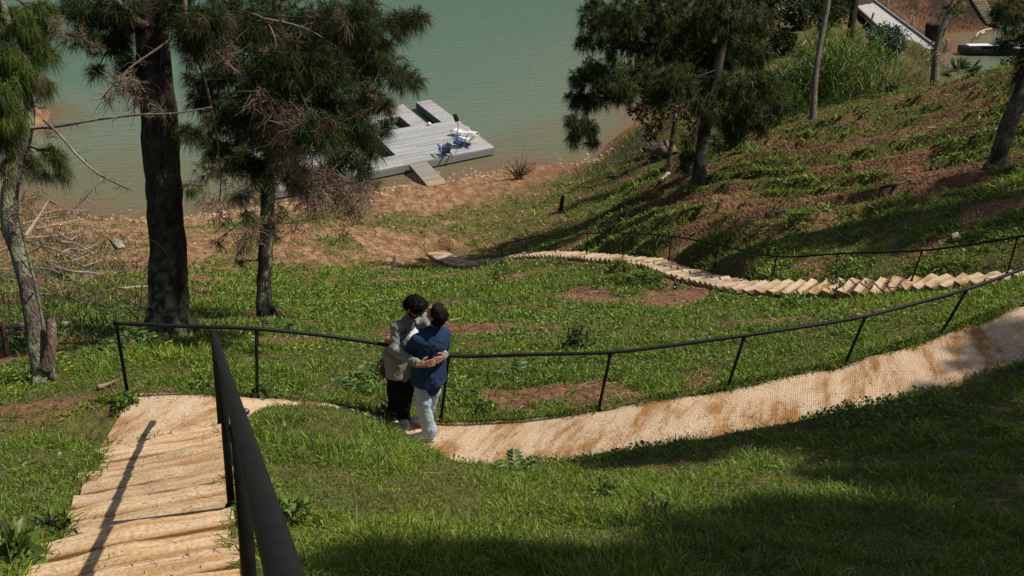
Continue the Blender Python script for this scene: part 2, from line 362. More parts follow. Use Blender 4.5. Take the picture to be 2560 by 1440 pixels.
# ------------------------------------------------------------------ ground cover masks (world space)
def cover(x, y, z):
    """0 = bare soil, 1 = full grass; and a leafy-herb share"""
    rr = np.hypot(x, y)
    n1 = fbm2(x * .55 + 3, y * .55, 21, 4); n2 = fbm2(x * 1.7, y * 1.7, 22, 4); n3 = fbm2(x * .16, y * .16, 23, 3)
    beach = sstep(7.8, 2.4, z + (n1 - .5) * 4.4 + (n2 - .5) * 2.5) * sstep(5.5, -5.0, x + (n3 - .5) * 6)
    c = 1 - beach * (.28 + .62 * sstep(.40, .56, .6 * n1 + .4 * n2))
    c *= 1 - .85 * sstep(.9, .3, z) * sstep(16, 5, x)
    # bare strip above the lower path, terrace risers
    s_ = (y * .93 + x * .36) / 1.9 + 1.3 * fbm2(x * .16, y * .16, 3, 3); ph = s_ - np.floor(s_)
    terr = sstep(.0, .04, ph) * sstep(.24, .15, ph) * sstep(22, 27, y) * sstep(56, 46, y) * sstep(2, 4, x) * sstep(.47, .60, n1)
    c *= 1 - .48 * terr
    q = y - 28.2 + .10 * (x - 4); strip = np.exp(-((q + (n3 - .5) * 3) / 1.25) ** 2) * sstep(3.0, 5, x) * sstep(15, 12, x)
    c *= 1 - .8 * strip * sstep(.34, .5, n2 * .5 + n1 * .5)
    mid = sstep(13, 17, y) * sstep(27, 22, y) * sstep(-4, -1, x) * sstep(7, 4, x)
    c *= 1 - .75 * mid * sstep(.50, .60, n1)
    c *= 1 - .35 * sstep(.50, .62, .5 * n1 + .5 * n2) * sstep(11, 15, y)
    c *= 1 - .9 * sstep(.585, .66, n1) * sstep(9.5, 11, rr) * sstep(45, 30, y)
    c = np.clip(c, 0, 1)
    c *= 1 - .55 * sstep(-.30, -.38, x / np.maximum(y, 1)) * sstep(17, 22, y) * sstep(48, 42, y)
    c *= 1 - .97 * np.exp(-(((x + 1.24) / .30) ** 2 + ((y - 8.5) / .17) ** 2) ** 2)
    herb = sstep(.45, .66, fbm2(x * .8 + 9, y * .8, 31, 3)) * sstep(8.6, 9.4, y + .25 * x + .3) * sstep(40, 25, y) * c
    return c, herb, beach
SOIL = np.array([[.20, .098, .055], [.25, .128, .062], [.34, .21, .12], [.14, .07, .042]])
def soil_col(x, y, beach):
    a = fbm2(x * .8, y * .8, 41, 4)[:, None]; b = fbm2(x * 5, y * 5, 42, 3)[:, None]
    c = lerp(SOIL[3], SOIL[0], sstep(.3, .5, a)); c = lerp(c, SOIL[1], beach[:, None] * .9)
    c = lerp(c, SOIL[2], beach[:, None] * sstep(.45, .62, b))
    return c * (.7 + .6 * b)
def ground_mesh():
    az = np.radians(np.concatenate([np.linspace(-180, -40, 36, endpoint=False), np.linspace(-40, 40, 430, endpoint=False), np.linspace(40, 180, 36, endpoint=False)]))
    r = np.concatenate([[.4, .8, 1.2], np.geomspace(1.6, 120, 470), np.geomspace(124, 1500, 60)])
    na, nr = len(az), len(r)
    X = np.outer(r, np.sin(az)).ravel(); Y = np.outer(r, np.cos(az)).ravel()
    Z = gz(X, Y); c, herb, beach = cover(X, Y, Z)
    g = lerp(np.array([.05, .066, .014]), np.array([.095, .105, .026]), fbm2(X * 2.2, Y * 2.2, 51, 3)[:, None])
    col = lerp(soil_col(X, Y, beach), g, (c * .85)[:, None])
    far = sstep(150, 260, np.hypot(X, Y))[:, None]; col = lerp(col, np.array([.03, .045, .016]), far)
    rb = (sstep(86, 90, Y + 2 * (fbm2(X * .3, Y * .3, 61) - .5)) * sstep(22, 27, X) * sstep(130, 110, Y))[:, None]
    q = fbm2(X * .5, Y * .5, 62, 4)[:, None]
    col = lerp(col, lerp(np.array([.055, .038, .026]), np.array([.15, .075, .038]), sstep(.42, .66, q)), rb)
    V = np.stack([X, Y, Z], 1)
    i = np.arange(nr - 1)[:, None] * na; j = np.arange(na)[None]; k = (j + 1) % na
    F = np.stack([i + j, i + k, i + na + k, i + na + j], -1).reshape(-1, 4)[:, ::-1]
    V = np.r_[V, [[0, 0, gz(np.zeros(1), np.zeros(1))[0]]]]; col = np.r_[col, col[:1]]
    cen = np.stack([np.full(na, len(V) - 1), np.arange(na), (np.arange(na) + 1) % na], -1)[:, ::-1]
    mb = MB(); mb.add(V, [F, cen], col)
    m = mat('soil', rough=.95, noise=.5, nscale=7, bump=1.0, bscale=11, bdist=.10, spec=.15)
    tag(mb.build('ground', m), 'reddish brown hillside soil sloping down to the lake', 'ground', kind='structure')
ground_mesh()
# ------------------------------------------------------------------ lake
def water_mesh():
    az = np.radians(np.concatenate([np.linspace(-60, -34, 30, endpoint=False), np.linspace(-34, 34, 300, endpoint=False), np.linspace(34, 60, 30)]))
    r = np.concatenate([np.geomspace(30, 115, 240), np.geomspace(118, 900, 40)]); na, nr = len(az), len(r)
    X = np.outer(r, np.sin(az)).ravel(); Y = np.outer(r, np.cos(az)).ravel(); Z = gz(X, Y)
    d = np.clip(-Z, 0, 8) + (fbm2(X * .25, Y * .25, 71, 4) - .5) * .5 * sstep(0, .5, -Z)
    c0 = np.array([.17, .12, .066]); c1 = np.array([.15, .145, .085]); c2 = np.array([.142, .178, .125]); c3 = np.array([.112, .174, .128])
    t = d[:, None]
    col = lerp(c0, c1, sstep(.1, .45, t)); col = lerp(col, c2, sstep(.5, 1.4, t)); col = lerp(col, c3, sstep(1.8, 5, t))
    V = np.stack([X, Y, 0 * X], 1); i = np.arange(nr - 1)[:, None] * na; j = np.arange(na - 1)[None]
    F = np.stack([i + j, i + j + 1, i + na + j + 1, i + na + j], -1).reshape(-1, 4)[:, ::-1]
    mb = MB(); mb.add(V, F, col)
    m = mat('lake_water', rough=.08, spec=.5); nt = m.node_tree; N = nt.nodes; L = nt.links; bs = N['Principled BSDF']; bs.inputs['IOR'].default_value = 1.33
    tc = N.new('ShaderNodeTexCoord'); mp = N.new('ShaderNodeMapping'); mp.inputs['Rotation'].default_value = (0, 0, math.radians(-14)); mp.inputs['Scale'].default_value = (.55, 1.7, 1)
    L.new(tc.outputs['Object'], mp.inputs[0])
    h = None
    for sc_, st in ((1.3, .16), (4.2, .06)):
        t = N.new('ShaderNodeTexNoise'); t.inputs['Scale'].default_value = sc_; t.inputs['Detail'].default_value = 4; L.new(mp.outputs[0], t.inputs[0])
        b = N.new('ShaderNodeBump'); b.inputs['Strength'].default_value = .85; b.inputs['Distance'].default_value = st; L.new(t.outputs[0], b.inputs['Height'])
        if h: L.new(h, b.inputs['Normal'])
        h = b.outputs[0]
    L.new(h, bs.inputs['Normal'])
    tag(mb.build('water', m), 'murky green lake water, tan in the shallows by the shore', 'lake', kind='structure')
water_mesh()
# ------------------------------------------------------------------ concrete paths and stairs
def uvmat(name, rib, ribh, streak, base=(.52, .335, .19), stain=(.60, .42, .23)):
    """pinkish cement: Col.r carries nothing but tone; ribs and stains follow the path through its UV map"""
    m = bpy.data.materials.new(name); m.use_nodes = True; N = m.node_tree.nodes; L = m.node_tree.links; bs = N['Principled BSDF']
    bs.inputs['Roughness'].default_value = .9; bs.inputs['Specular IOR Level'].default_value = .2
    uv = N.new('ShaderNodeAttribute'); uv.attribute_name = 'pathuv'
    at_ = N.new('ShaderNodeAttribute'); at_.attribute_name = 'Col'
    mp = N.new('ShaderNodeMapping'); mp.inputs['Scale'].default_value = streak; L.new(uv.outputs['Vector'], mp.inputs[0])
    t = N.new('ShaderNodeTexNoise'); t.inputs['Scale'].default_value = 1; t.inputs['Detail'].default_value = 7; t.inputs['Roughness'].default_value = .68; L.new(mp.outputs[0], t.inputs[0])
    r = N.new('ShaderNodeValToRGB'); e = r.color_ramp.elements; e[0].position = .39; e[0].color = (*stain, 1); e[1].position = .52; e[1].color = (1, 1, 1, 1)
    x = e.new(.66); x.color = (1.12, 1.16, 1.24, 1); L.new(t.outputs[0], r.inputs[0])
    t2 = N.new('ShaderNodeTexNoise'); t2.inputs['Scale'].default_value = 38; t2.inputs['Detail'].default_value = 4; L.new(uv.outputs['Vector'], t2.inputs[0])
    r2 = N.new('ShaderNodeValToRGB'); r2.color_ramp.elements[0].position = .3; r2.color_ramp.elements[0].color = (.72, .7, .68, 1); r2.color_ramp.elements[1].position = .62; r2.color_ramp.elements[1].color = (1.08, 1.08, 1.08, 1); L.new(t2.outputs[0], r2.inputs[0])
    def mul(a, b):
        q = N.new('ShaderNodeMix'); q.data_type = 'RGBA'; q.blend_type = 'MULTIPLY'; q.inputs[0].default_value = 1; L.new(a, q.inputs[6]); L.new(b, q.inputs[7]); return q.outputs[2]
    rgb = N.new('ShaderNodeRGB'); rgb.outputs[0].default_value = (*base, 1)
    L.new(mul(mul(mul(rgb.outputs[0], at_.outputs['Color']), r.outputs[0]), r2.outputs[0]), bs.inputs['Base Color'])
    mp2 = N.new('ShaderNodeMapping'); mp2.inputs['Scale'].default_value = (rib, .5, 1); mp2.inputs['Rotation'].default_value = (0, 0, 0); L.new(uv.outputs['Vector'], mp2.inputs[0])
    wv = N.new('ShaderNodeTexWave'); wv.wave_type = 'BANDS'; wv.bands_direction = 'X'; wv.inputs['Scale'].default_value = 1; wv.inputs['Distortion'].default_value = 4; wv.inputs['Detail'].default_value = 3; wv.inputs['Detail Scale'].default_value = 1.2; L.new(mp2.outputs[0], wv.inputs[0])
    b = N.new('ShaderNodeBump'); b.inputs['Strength'].default_value = ribh; b.inputs['Distance'].default_value = .012; L.new(wv.outputs[0], b.inputs['Height'])
    b2 = N.new('ShaderNodeBump'); b2.inputs['Strength'].default_value = .5; b2.inputs['Distance'].default_value = .01; L.new(t2.outputs[0], b2.inputs['Height']); L.new(b.outputs[0], b2.inputs['Normal']); L.new(b2.outputs[0], bs.inputs['Normal'])
    return m
def set_uv(o, uv):
    a = o.data.attributes.new('pathuv', 'FLOAT_VECTOR', 'POINT'); a.data.foreach_set('vector', np.c_[uv, np.zeros(len(uv))].astype(np.float32).ravel())
def strip_path(name, P, t, W, label, m):
    sd_ = side(P); n = 13; v = np.linspace(-1, 1, n); mb = MB(); k = len(P)
    ra = W / 2 * (1 + .15 * (fbm2(t * 3.2, t * 0 + 1, 81, 4) - .5) * 2); rb = W / 2 * (1 + .14 * (fbm2(t * 2.2, t * 0 + 7, 82, 4) - .5) * 2)
    off = np.where(v[None] < 0, v[None] * ra[:, None], v[None] * rb[:, None])
    V = P[:, None] + sd_[:, None] * off[..., None]
    V[..., 2] += (fbm2(V[..., 0] * 3, V[..., 1] * 3, 83, 3) - .5) * .025 - .012 * np.abs(v[None]) ** 6
    lo = V[:, [0, -1]].copy(); lo[..., 2] -= .3
    V = np.concatenate([lo[:, :1], V, lo[:, 1:]], 1); uv = np.stack([np.broadcast_to(t[:, None], V.shape[:2]) + .25 * np.r_[-1, v, 1][None], np.broadcast_to(np.r_[-1, v, 1][None] * W / 2, V.shape[:2])], -1)
    N_ = n + 2; i = np.arange(k - 1)[:, None] * N_; j = np.arange(N_ - 1)[None]
    F = np.stack([i + j, i + j + 1, i + N_ + j + 1, i + N_ + j], -1).reshape(-1, 4)
    mb.add(V.reshape(-1, 3), F); o = mb.build(name, m); set_uv(o, uv.reshape(-1, 2))
    return tag(o, label, 'path', kind='structure')
mp_ = uvmat('ribbed_cement', 11, .24, (3.0, 1.2, 1), (.50, .365, .235), (.60, .42, .22))
ut = np.arange(len(upc)) * .05
strip_path('path', upc, ut, UPW, 'narrow ribbed cement path curving up to the right behind the handrail', mp_)
def steps_mesh(name, nose, dirs, lat, widths, rise, run, label, m, seed=0, left0=0.0, tilt=.0):
    """one slab per step: nose[i] = right end of the front edge of tread i"""
    mb = MB(); UV = []
    nu, nv = 15, 5; TREAD_TONE = np.array([[.3, .22, .15], [1.0, .98, .95], [1.14, 1.15, 1.18], [1.04, 1.03, 1.0], [.86, .77, .64], [.36, .26, .17], [.3, .22, .14]])  # tone rows: dark front face, pale front strip, brown band behind it
    for i, (p, d, l, wd) in enumerate(zip(nose, dirs, lat, widths)):
        r = np.random.default_rng(seed * 100 + i); u = np.linspace(0, 1, nu)
        jag = .045 * (fbm2(u * 3 + i * 7.3, u * 0 + seed, 91, 4) - .5) * 2; zj = .045 * (fbm2(u * 2 + i * 3.1, u * 0 + seed + 5, 92, 3) - .5) * 2
        wj = wd * (1 + r.uniform(-.035, .035)); o0 = r.uniform(-.02, .02)
        rows = []
        for q, (back, dz) in enumerate([(0, -rise - .12), (.03, 0), (.18, .002), (.44, .005), (.54, .006), (.61, .007), (1.03, .012)][:7]):
            b = -d[None] * (back * run) + l[None] * ((o0 + u * wj)[:, None])
            V = p + b + d[None] * jag[:, None] * (1 if q < 3 else .3 if q == 3 else 0)
            V[:, 2] += dz + zj * (1 if q < 4 else .5) + tilt * back * run
            rows.append(V); UV.append(np.stack([np.full(nu, i * .37 + back * run + (.2 if q == 0 else 0)), u * wj], -1))
        V = np.concatenate(rows)
        ii = np.arange(len(rows) - 1)[:, None] * nu; j = np.arange(nu - 1)[None]
        F = [np.stack([ii + j, ii + j + 1, ii + nu + j + 1, ii + nu + j], -1).reshape(-1, 4)]
        dcol = np.repeat(TREAD_TONE, nu, 0) ** (.55 + .9 * fbm2(np.tile(u, 7) * 2.2 + i * 5.1, np.repeat(np.arange(7), nu) * .7, seed + 93, 3))[:, None]; dcol = np.r_[dcol, [[.5, .4, .3]] * 2]
        for sd_ in (0, nu - 1):        # side cheeks
            k = len(V); b0 = rows[0][sd_]; b1 = rows[-1][sd_].copy(); b1[2] = b0[2]
            V = np.r_[V, [b1]]; UV.append(np.array([[i * .37, sd_ / nu]]))
            ids = [q_ * nu + sd_ for q_ in range(7)] + [k]
            F.append(np.array([ids if sd_ == 0 else ids[::-1]]))
        tone = r.uniform(.82, 1.07)
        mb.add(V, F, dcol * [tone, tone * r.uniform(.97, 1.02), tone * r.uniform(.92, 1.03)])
    o = mb.build(name, m, smooth=False); set_uv(o, np.concatenate(UV)); return tag(o, label, 'stairs', kind='structure')
mst = uvmat('streaked_cement', 5.0, .12, (13, 1.3, 1), base=(.52, .375, .235), stain=(.76, .63, .45))
NST = 19; hl = np.hypot(*(R0 - R1)[:2]); drop = (R1 - R0)[2]
run = hl / 12.4; rise = drop / 12.4
nose = [R0 - sh * run * i + np.array([0, 0, rise * (i)]) + slat * .02 * math.sin(i * 1.7) for i in range(NST)]
wds = [STW * (1.02 + .05 * math.sin(i * 2.1) + .05 * (i < 4) + .004 * i) for i in range(NST)]
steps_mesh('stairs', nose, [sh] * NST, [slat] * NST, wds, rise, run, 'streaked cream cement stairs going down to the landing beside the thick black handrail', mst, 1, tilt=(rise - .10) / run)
# lower stairs along lowc : the last stretch is a flat slab
d_low = np.concatenate([[0], np.cumsum(np.hypot(*np.diff(lowc[:, :2], axis=0).T))])
tt = np.arange(0, d_low[-1] - 1.4, .31); nl = []; dl = []; ll = []; wl_ = []
sdl = side(lowc); Tl = np.gradient(lowc, axis=0); Tl[:, 2] = 0; Tl = nrm(Tl)
for a in tt:
    k = min(int(np.searchsorted(d_low, a + .31)), len(lowc) - 1)
    l = sdl[k]; p = lowc[k] - l * LOWW / 2; nl.append(p + [0, 0, .13]); dl.append(Tl[k]); ll.append(l); wl_.append(LOWW)
# travel is right-to-left so side() points away from the viewer: start at near edge
dzs = [max(.1, nl[i - 1][2] - nl[i][2]) if i else .12 for i in range(len(nl))]
msl = uvmat('trodden_cement', 4, .3, (3, 1.2, 1), base=(.45, .35, .245))
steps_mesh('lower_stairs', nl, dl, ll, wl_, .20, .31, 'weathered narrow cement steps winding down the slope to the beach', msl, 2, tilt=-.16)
k0 = np.searchsorted(d_low, d_low[-1] - 1.5)
strip_path('beach_slab', lowc[k0:] + [0, 0, .10], lowt[k0:], LOWW, 'pale flat cement slab at the beach end of the lower steps', msl)
# ------------------------------------------------------------------ handrails
def rail_thing(name, label, posts, extra, rad, prad, cat='handrail', railpts=None):
    """posts: (base point, top point)"""
    root = empty(name, posts[0][0], label, cat)
    mb = MB(); P = curve(np.array(railpts), len(railpts) * 9); P[:, 2] += (fbm2(P[:, 0] * .9, P[:, 1] * .9, 95, 2) - .5) * .012
    tube(mb, P, rad, 12); mb.build('rail', M['paint'], root)
    for b, t in posts:
        mb = MB(); d = nrm(t - b); tube(mb, np.array([b - d * .12, lerp(b, t, .5), t - d * rad * .6]), prad, 10)
        tube(mb, np.array([b - d * .02, b + d * .015]), prad * 1.6, 10)
        tube(mb, np.array([t - d * rad * 3.2, t - d * rad * 1.2]), prad * 1.22, 10); mb.build('post', M['paint'], root)
    return root
E1 = at(532, 829, 8.55); E0 = at(712, 1440, 1.15); dE = E0 - E1
stops = [E1 + dE * t for t in (0, .25, .5, .75, 1, 1.25)]
sp = []
for px, py, t in ((562, 1052, .035), (574, 1204, .455), (640, 1470, .80)):
    top = E1 + dE * t
    k = (R0[1] - top[1]) / (R0[1] - R1[1]); base = R0 + (R1 - R0) * k - slat * .0; base = base + slat * .03
    sp.append((base + [0, 0, -.05], top))
end = E1 - nrm(dE) * .05
rail_thing('handrail', 'thick black pipe handrail running down the cream stairs toward the camera', sp, None, .0255, .024, railpts=[end + [-.012, 0, -.05], E1 + [0, 0, -.005]] + stops[1:])
def mkposts(L):
    out = []
    for bx, by, Z, tx, ty in L:
        b = at(bx, by, Z); out.append((b, hy(tx, ty, b[1] - .03)))
    return out
up = mkposts([(320, 990, 9.42, 290, 808), (643, 992, 9.6, 641, 822), (1103, 1044, 10.33, 1122, 889), (1497, 1022, 10.3, 1527, 880), (1818, 972, 10.42, 1862, 839), (2112, 912, 10.62, 2164, 791), (2350, 838, 10.9, 2418, 723), (2560, 762, 11.25, 2640, 640)])
mid_ = hy(965, 862, up[1][1][1] + .55)
tops = [t for b, t in up]
rp = [tops[0] + [-.03, 0, 0], lerp(tops[0], tops[1], .5) + [0, 0, .0], tops[1], lerp(tops[1], tops[2], .35), lerp(tops[1], tops[2], .7), tops[2] + [0, 0, .0]]
rp[3] = hy(800, 838, rp[3][1]); rp[4] = hy(965, 862, rp[4][1])
for a, b in zip(tops[2:-1], tops[3:]): rp += [lerp(a, b, .5) + [0, 0, -.01], b]
rail_thing('handrail', 'slim black handrail on leaning posts along the ribbed path behind the couple', up, None, .021, .018, railpts=rp)
lw = mkposts([(1254, 651, 35.9, 1255, 612), (1316, 642, 34.4, 1316, 596), (1388, 635, 32.6, 1391, 588), (1467, 634, 30.6, 1469, 584), (1557, 642, 28.3, 1562, 583), (1672, 648, 26, 1679, 591), (1785, 678, 24, 1795, 612), (1928, 706, 21.7, 1942, 641), (2080, 690, 20.6, 2097, 634), (2279, 700, 19, 2306, 626), (2518, 682, 17.3, 2545, 592), (2700, 640, 16, 2730, 545)])
rail_thing('handrail', 'thin black handrail curving beside the lower steps in front of the grassy bank', lw, None, .022, .019, railpts=[p[1] for p in lw])
# ------------------------------------------------------------------ trees
LICH = np.array([.25, .265, .165])
def bark_tube(mb, P, R, n, base, lich=.0, seed=0, bump=.12, rings=60, bs=9, mi=0):
    P0 = np.asarray(P, float); P2 = curve(P0, rings); R2 = np.interp(np.linspace(0, 1, rings), np.linspace(0, 1, len(R)), R)
    m2 = MB(); tube(m2, P2, R2, n, bump=bump, seed=seed, bs=bs / max(R2[0] * 4, .3)); V = m2.V[0]
    c = np.asarray(base) * (.65 + .7 * fbm3(V, 5, seed))[:, None]
    if lich:
        q = sstep(.46, .54, .55 * fbm3(V * [1, 1, .6], 9, seed + 3) + .45 * fbm3(V, 2.6, seed + 8) + .16 * (fbm3(V, 14, seed + 4) - .5)) * sstep(.36, .5, fbm3(V, 17, seed + 5)) * lich
        if rings > 100: q *= .9 - .75 * sstep(.10, .30, np.arange(len(V)) / len(V))
        c = lerp(c, LICH, q[:, None])
    mb.add(V, [f for f, _ in m2.F], c, mi)
GREEN = [(.034, .055, .012), (.050, .076, .016), (.026, .040, .011), (.072, .098, .022)]
BRIGHT = [(.09, .155, .024), (.12, .19, .032), (.065, .115, .02), (.14, .165, .04)]
BROWN = [(.13, .082, .05), (.17, .115, .075), (.10, .062, .042), (.20, .145, .10)]
def in_ball(n, rng):
    v = rng.normal(size=(n, 3)); return nrm(v) * rng.random((n, 1)) ** (1 / 2.4)
def needle_clump(mb, C, R, ntuft, per, L, Wd, cols, rng, up=.1, droop=.8, flat=.75, twig=None, start=None, brown=.06, cbend=None):
    """tufts of long drooping needles round the ends of twigs, plus the twigs"""
    v = in_ball(ntuft, rng) * np.array([1, 1, flat]) * R; T = C + v
    ax = nrm(v / R + rng.normal(0, .35, v.shape) + np.array([0, 0, up]))
    k = per; P = np.repeat(T, k, 0); a = np.repeat(ax, k, 0)
    P = P + a * rng.uniform(-.35, .12, (len(P), 1)) * L
    D = nrm(a * .75 + rng.normal(0, .48, P.shape)); n = len(P)
    tone = np.repeat(rng.uniform(.65, 1.35, ntuft), k)[:, None]
    c = pal(n, cols, rng, .15) * tone
    br = np.repeat(rng.random(ntuft) < brown, k); c[br] = pal(int(br.sum()), BROWN, rng, .15) if br.any() else c[br]
    blades(mb, P, D, L * rng.uniform(.65, 1.15, n), Wd * rng.uniform(.7, 1.2, n), droop * rng.uniform(.6, 1.25, n), c, rng, 0)
    if twig:
        st = C if start is None else start
        for q in T[:: max(1, ntuft // twig)]:
            mid = lerp(st, q, .55) + rng.normal(0, .08, 3) * R - [0, 0, .1 * R]
            tube(mb, curve([lerp(st, C, .5 + .4 * rng.random()), mid, q], 5), np.linspace(.012, .004, 5) * (R / .5) ** .5, 4, pal(1, [(.05, .035, .028), (.09, .065, .05)], rng)[0], 1, cap=False)
def limb(mb, tr, C, rng, r0=.035, mi=1, col=(.045, .032, .026)):
    """a branch from the trunk to a clump"""
    d = np.hypot(tr[:, 0] - C[0], tr[:, 1] - C[1]); tz = C[2] + rng.uniform(-.35, .5) * d.min()
    i = np.abs(tr[:, 2] - tz).argmin(); s = tr[i]; D = C - s; l = np.linalg.norm(D)
    m1 = lerp(s, C, .35) + [0, 0, .05 * l] + rng.normal(0, .04 * l, 3); m2 = lerp(s, C, .7) + rng.normal(0, .04 * l, 3) - [0, 0, .02 * l]
    tube(mb, curve([s, m1, m2, C], 12), np.linspace(r0 * min(1, .4 + l / 4), .01, 12), 6, col, mi, cap=False); return s
def dead_twigs(mb, C, R, n, L, rng, cols=BROWN, r=.004, hang=.6, mi=0, seg=5):
    C = np.asarray(C, float)
    for i in range(n):
        p = C + in_ball(1, rng)[0] * R; d = nrm(rng.normal(size=3) * [1, 1, .7] + [0, 0, -hang]); l = L * rng.uniform(.5, 1.3)
        pts = [p]; 
        for k in range(seg - 1):
            d = nrm(d + rng.normal(0, .32, 3) + [0, 0, -.1 * hang]); pts.append(pts[-1] + d * l / (seg - 1))
        tube(mb, np.array(pts), np.linspace(r, r * .35, seg), 3, pal(1, cols, rng)[0], mi, cap=False)
def tree(name, label, trunk, clumps, per=28, L=.22, Wd=.006, cols=GREEN, base=(.05, .036, .030), lich=0., seed=0, cat='tree', group=None, tsides=18, dens=1.0, brown=.06, droop=.8, flat=.75, r0=.04, rings=50, twig=7, bump=.12, leafy=None, world_clumps=()):
    rng = np.random.default_rng(seed + 100)
    P = np.array([at(a, b, Z) for a, b, Z, r in trunk]); R = [r for *_, r in trunk]
    root = empty(name, P[0], label, cat, group)
    g0 = gz(P[:1, 0], P[:1, 1])[0]; P[0, 2] = min(P[0, 2], g0) - .15
    mb = MB(); bark_tube(mb, P, R, tsides, base, lich, seed, bump, rings)
    # root flare
    for a in rng.uniform(0, 6.28, 5):
        v = np.array([math.cos(a), math.sin(a), 0]); b = P[0] + [0, 0, .15]; e = b + v * R[0] * 1.8; e[2] = gz(e[:1], e[1:2])[0] - .04
        bark_tube(mb, [b + [0, 0, R[0] * 1.6] + v * R[0] * .5, b + v * R[0] * 1.2 + [0, 0, R[0] * .35], e], [R[0] * .35, R[0] * .3, R[0] * .08], 7, base, lich, seed + 9, .1, 8)
    mb.build('trunk', M['bark'], root)
    tr = curve(P, 80); mb = MB(); Zb = trunk[0][2]
    allc = [(at(px, py, Zb + dZ), rp / FPX * (Zb + dZ) * S, n) for px, py, dZ, rp, n in clumps] + list(world_clumps)
    done = []
    for ci, (C, Rr, n) in enumerate(allc):
        dd = [np.linalg.norm(C - q) for q in done]; dt = np.linalg.norm(tr - C, axis=1).min()
        if done and min(dd) < dt * .8:      # fork off a neighbouring spray
            q = done[int(np.argmin(dd))]; st = lerp(q, C, .3); tube(mb, curve([q, lerp(q, C, .5) + rng.normal(0, .08, 3) * Rr, C], 6), np.linspace(r0 * .35, .007, 6), 5, (.045, .032, .026), 1, cap=False)
        else: st = limb(mb, tr, C, rng, r0)
        done.append(C)
        if leafy: leaf_clump(mb, C, Rr, int(n * dens), rng, **leafy)
        else: needle_clump(mb, C, Rr, max(3, int(n * dens)), per, L, Wd, cols, rng, brown=brown, droop=droop, flat=flat, twig=twig, start=st)
    if allc: mb.build('crown', [M['leaf'] if leafy else M['needle'], M['twig']], root)
    return root, tr
def leaf_clump(mb, C, R, n, rng, L=.12, W=.06, cols=GREEN, flat=.8, hang=.3, shell=.0):
    v = in_ball(n, rng) * np.array([1, 1, flat]) * R
    q = vn3(v[:, 0] * 2.6 / R + 5, v[:, 1] * 2.6 / R + 5, v[:, 2] * 2.6 / R + 5, int(C[0] * 7) & 255) > .40; v = v[q]; n = len(v)
    D = nrm(v / R + rng.normal(0, .8, v.shape) + [0, 0, -hang])
    leaves(mb, C + v, D, L * rng.uniform(.6, 1.2, n), W * rng.uniform(.7, 1.2, n), pal(n, cols, rng, .25), rng, 0)
def branch_part(root, name, px, Zs, r, col=(.17, .115, .085), twigs=0, lich=0, tw_col=BROWN, tl=.3):
    P = np.array([at(a, b, Zs[0] + (Zs[1] - Zs[0]) * i / (len(px) - 1)) for i, (a, b) in enumerate(px)]); rng = np.random.default_rng(int(px[0][0] * 3 + px[-1][1]))
    mb = MB(); bark_tube(mb, P, np.linspace(r[0], r[1], len(P)), 7, col, lich, int(px[0][0]) & 63, .15, max(14, 5 * len(P)), 14)
    Q = curve(P, 30)
    for i in range(twigs):
        dead_twigs(mb, Q[rng.integers(4, 30)], .03, 1, tl, rng, tw_col, .005, .25, 0, 6)
    return mb.build(name, M['twig'], root)
def c4(L, dz, dens=1.0, spread=1.0, rng=np.random.default_rng(3)):
    return [(x, y, dz + rng.uniform(-spread, spread), r, max(4, int(62 * (r / 90) ** 1.5 * dens))) for x, y, r in L]
# big lichen-covered pine beside the landing
BIG = [(520, 60, 70), (600, 40, 90), (700, 60, 100), (800, 70, 90), (880, 50, 80), (945, 75, 62), (1005, 58, 42), (1040, 42, 24), (620, 140, 90), (720, 160, 95), (820, 170, 85), (900, 160, 75), (955, 150, 50), (1000, 190, 38), (1036, 200, 24),
       (560, 200, 60), (650, 240, 70), (760, 260, 85), (850, 260, 65), (915, 240, 45), (800, 330, 65), (870, 340, 52), (920, 330, 34), (560, 300, 50), (620, 330, 50), (700, 360, 50), (860, 400, 38), (930, 378, 30), (955, 262, 26), (500, 130, 45), (505, 250, 35), (480, 330, 30),
       (760, 110, 70), (850, 110, 60), (680, 200, 70), (600, 270, 50), (660, 310, 55), (740, 330, 55), (830, 300, 50), (890, 300, 45), (540, 370, 40), (600, 400, 40), (660, 420, 40), (740, 440, 40), (820, 430, 36), (900, 420, 30), (500, 200, 40), (470, 90, 45), (960, 320, 22)]
BIGL = [(230, 28, 58), (290, 55, 60), (200, 95, 36), (270, 125, 42), (322, 165, 36), (240, 180, 22), (310, 25, 50), (180, 15, 38), (335, 228, 22), (300, 95, 40), (470, 40, 55), (440, 10, 60)]
BIGT = [(560, -60, 80), (700, -70, 90), (830, -60, 80), (940, -40, 50), (300, -110, 70), (420, -200, 90), (560, -190, 90), (700, -190, 80), (330, -280, 80), (460, -340, 90), (400, -430, 80)]
root, tr = tree('pine_tree', 'massive dark pine with lichen-covered trunk beside the stair landing', [(428, 852, 13.3, .31), (424, 760, 13.3, .27), (420, 640, 13.3, .255), (412, 500, 13.3, .25), (400, 330, 13.35, .25), (385, 150, 13.4, .235), (372, 0, 13.5, .22), (362, -180, 13.6, .18), (355, -420, 13.8, .12)],
    c4(BIG, .2, 2.2, 1.8) + c4(BIGL, .3, 2.0, 1.0) + c4(BIGT, .3, .5, 1.5), per=30, L=.24, Wd=.0065, lich=.95, seed=11, brown=.09, cols=[(.026, .043, .010), (.038, .058, .013), (.02, .03, .009), (.055, .075, .018)], tsides=30, rings=110, base=(.036, .026, .022), bump=.16)
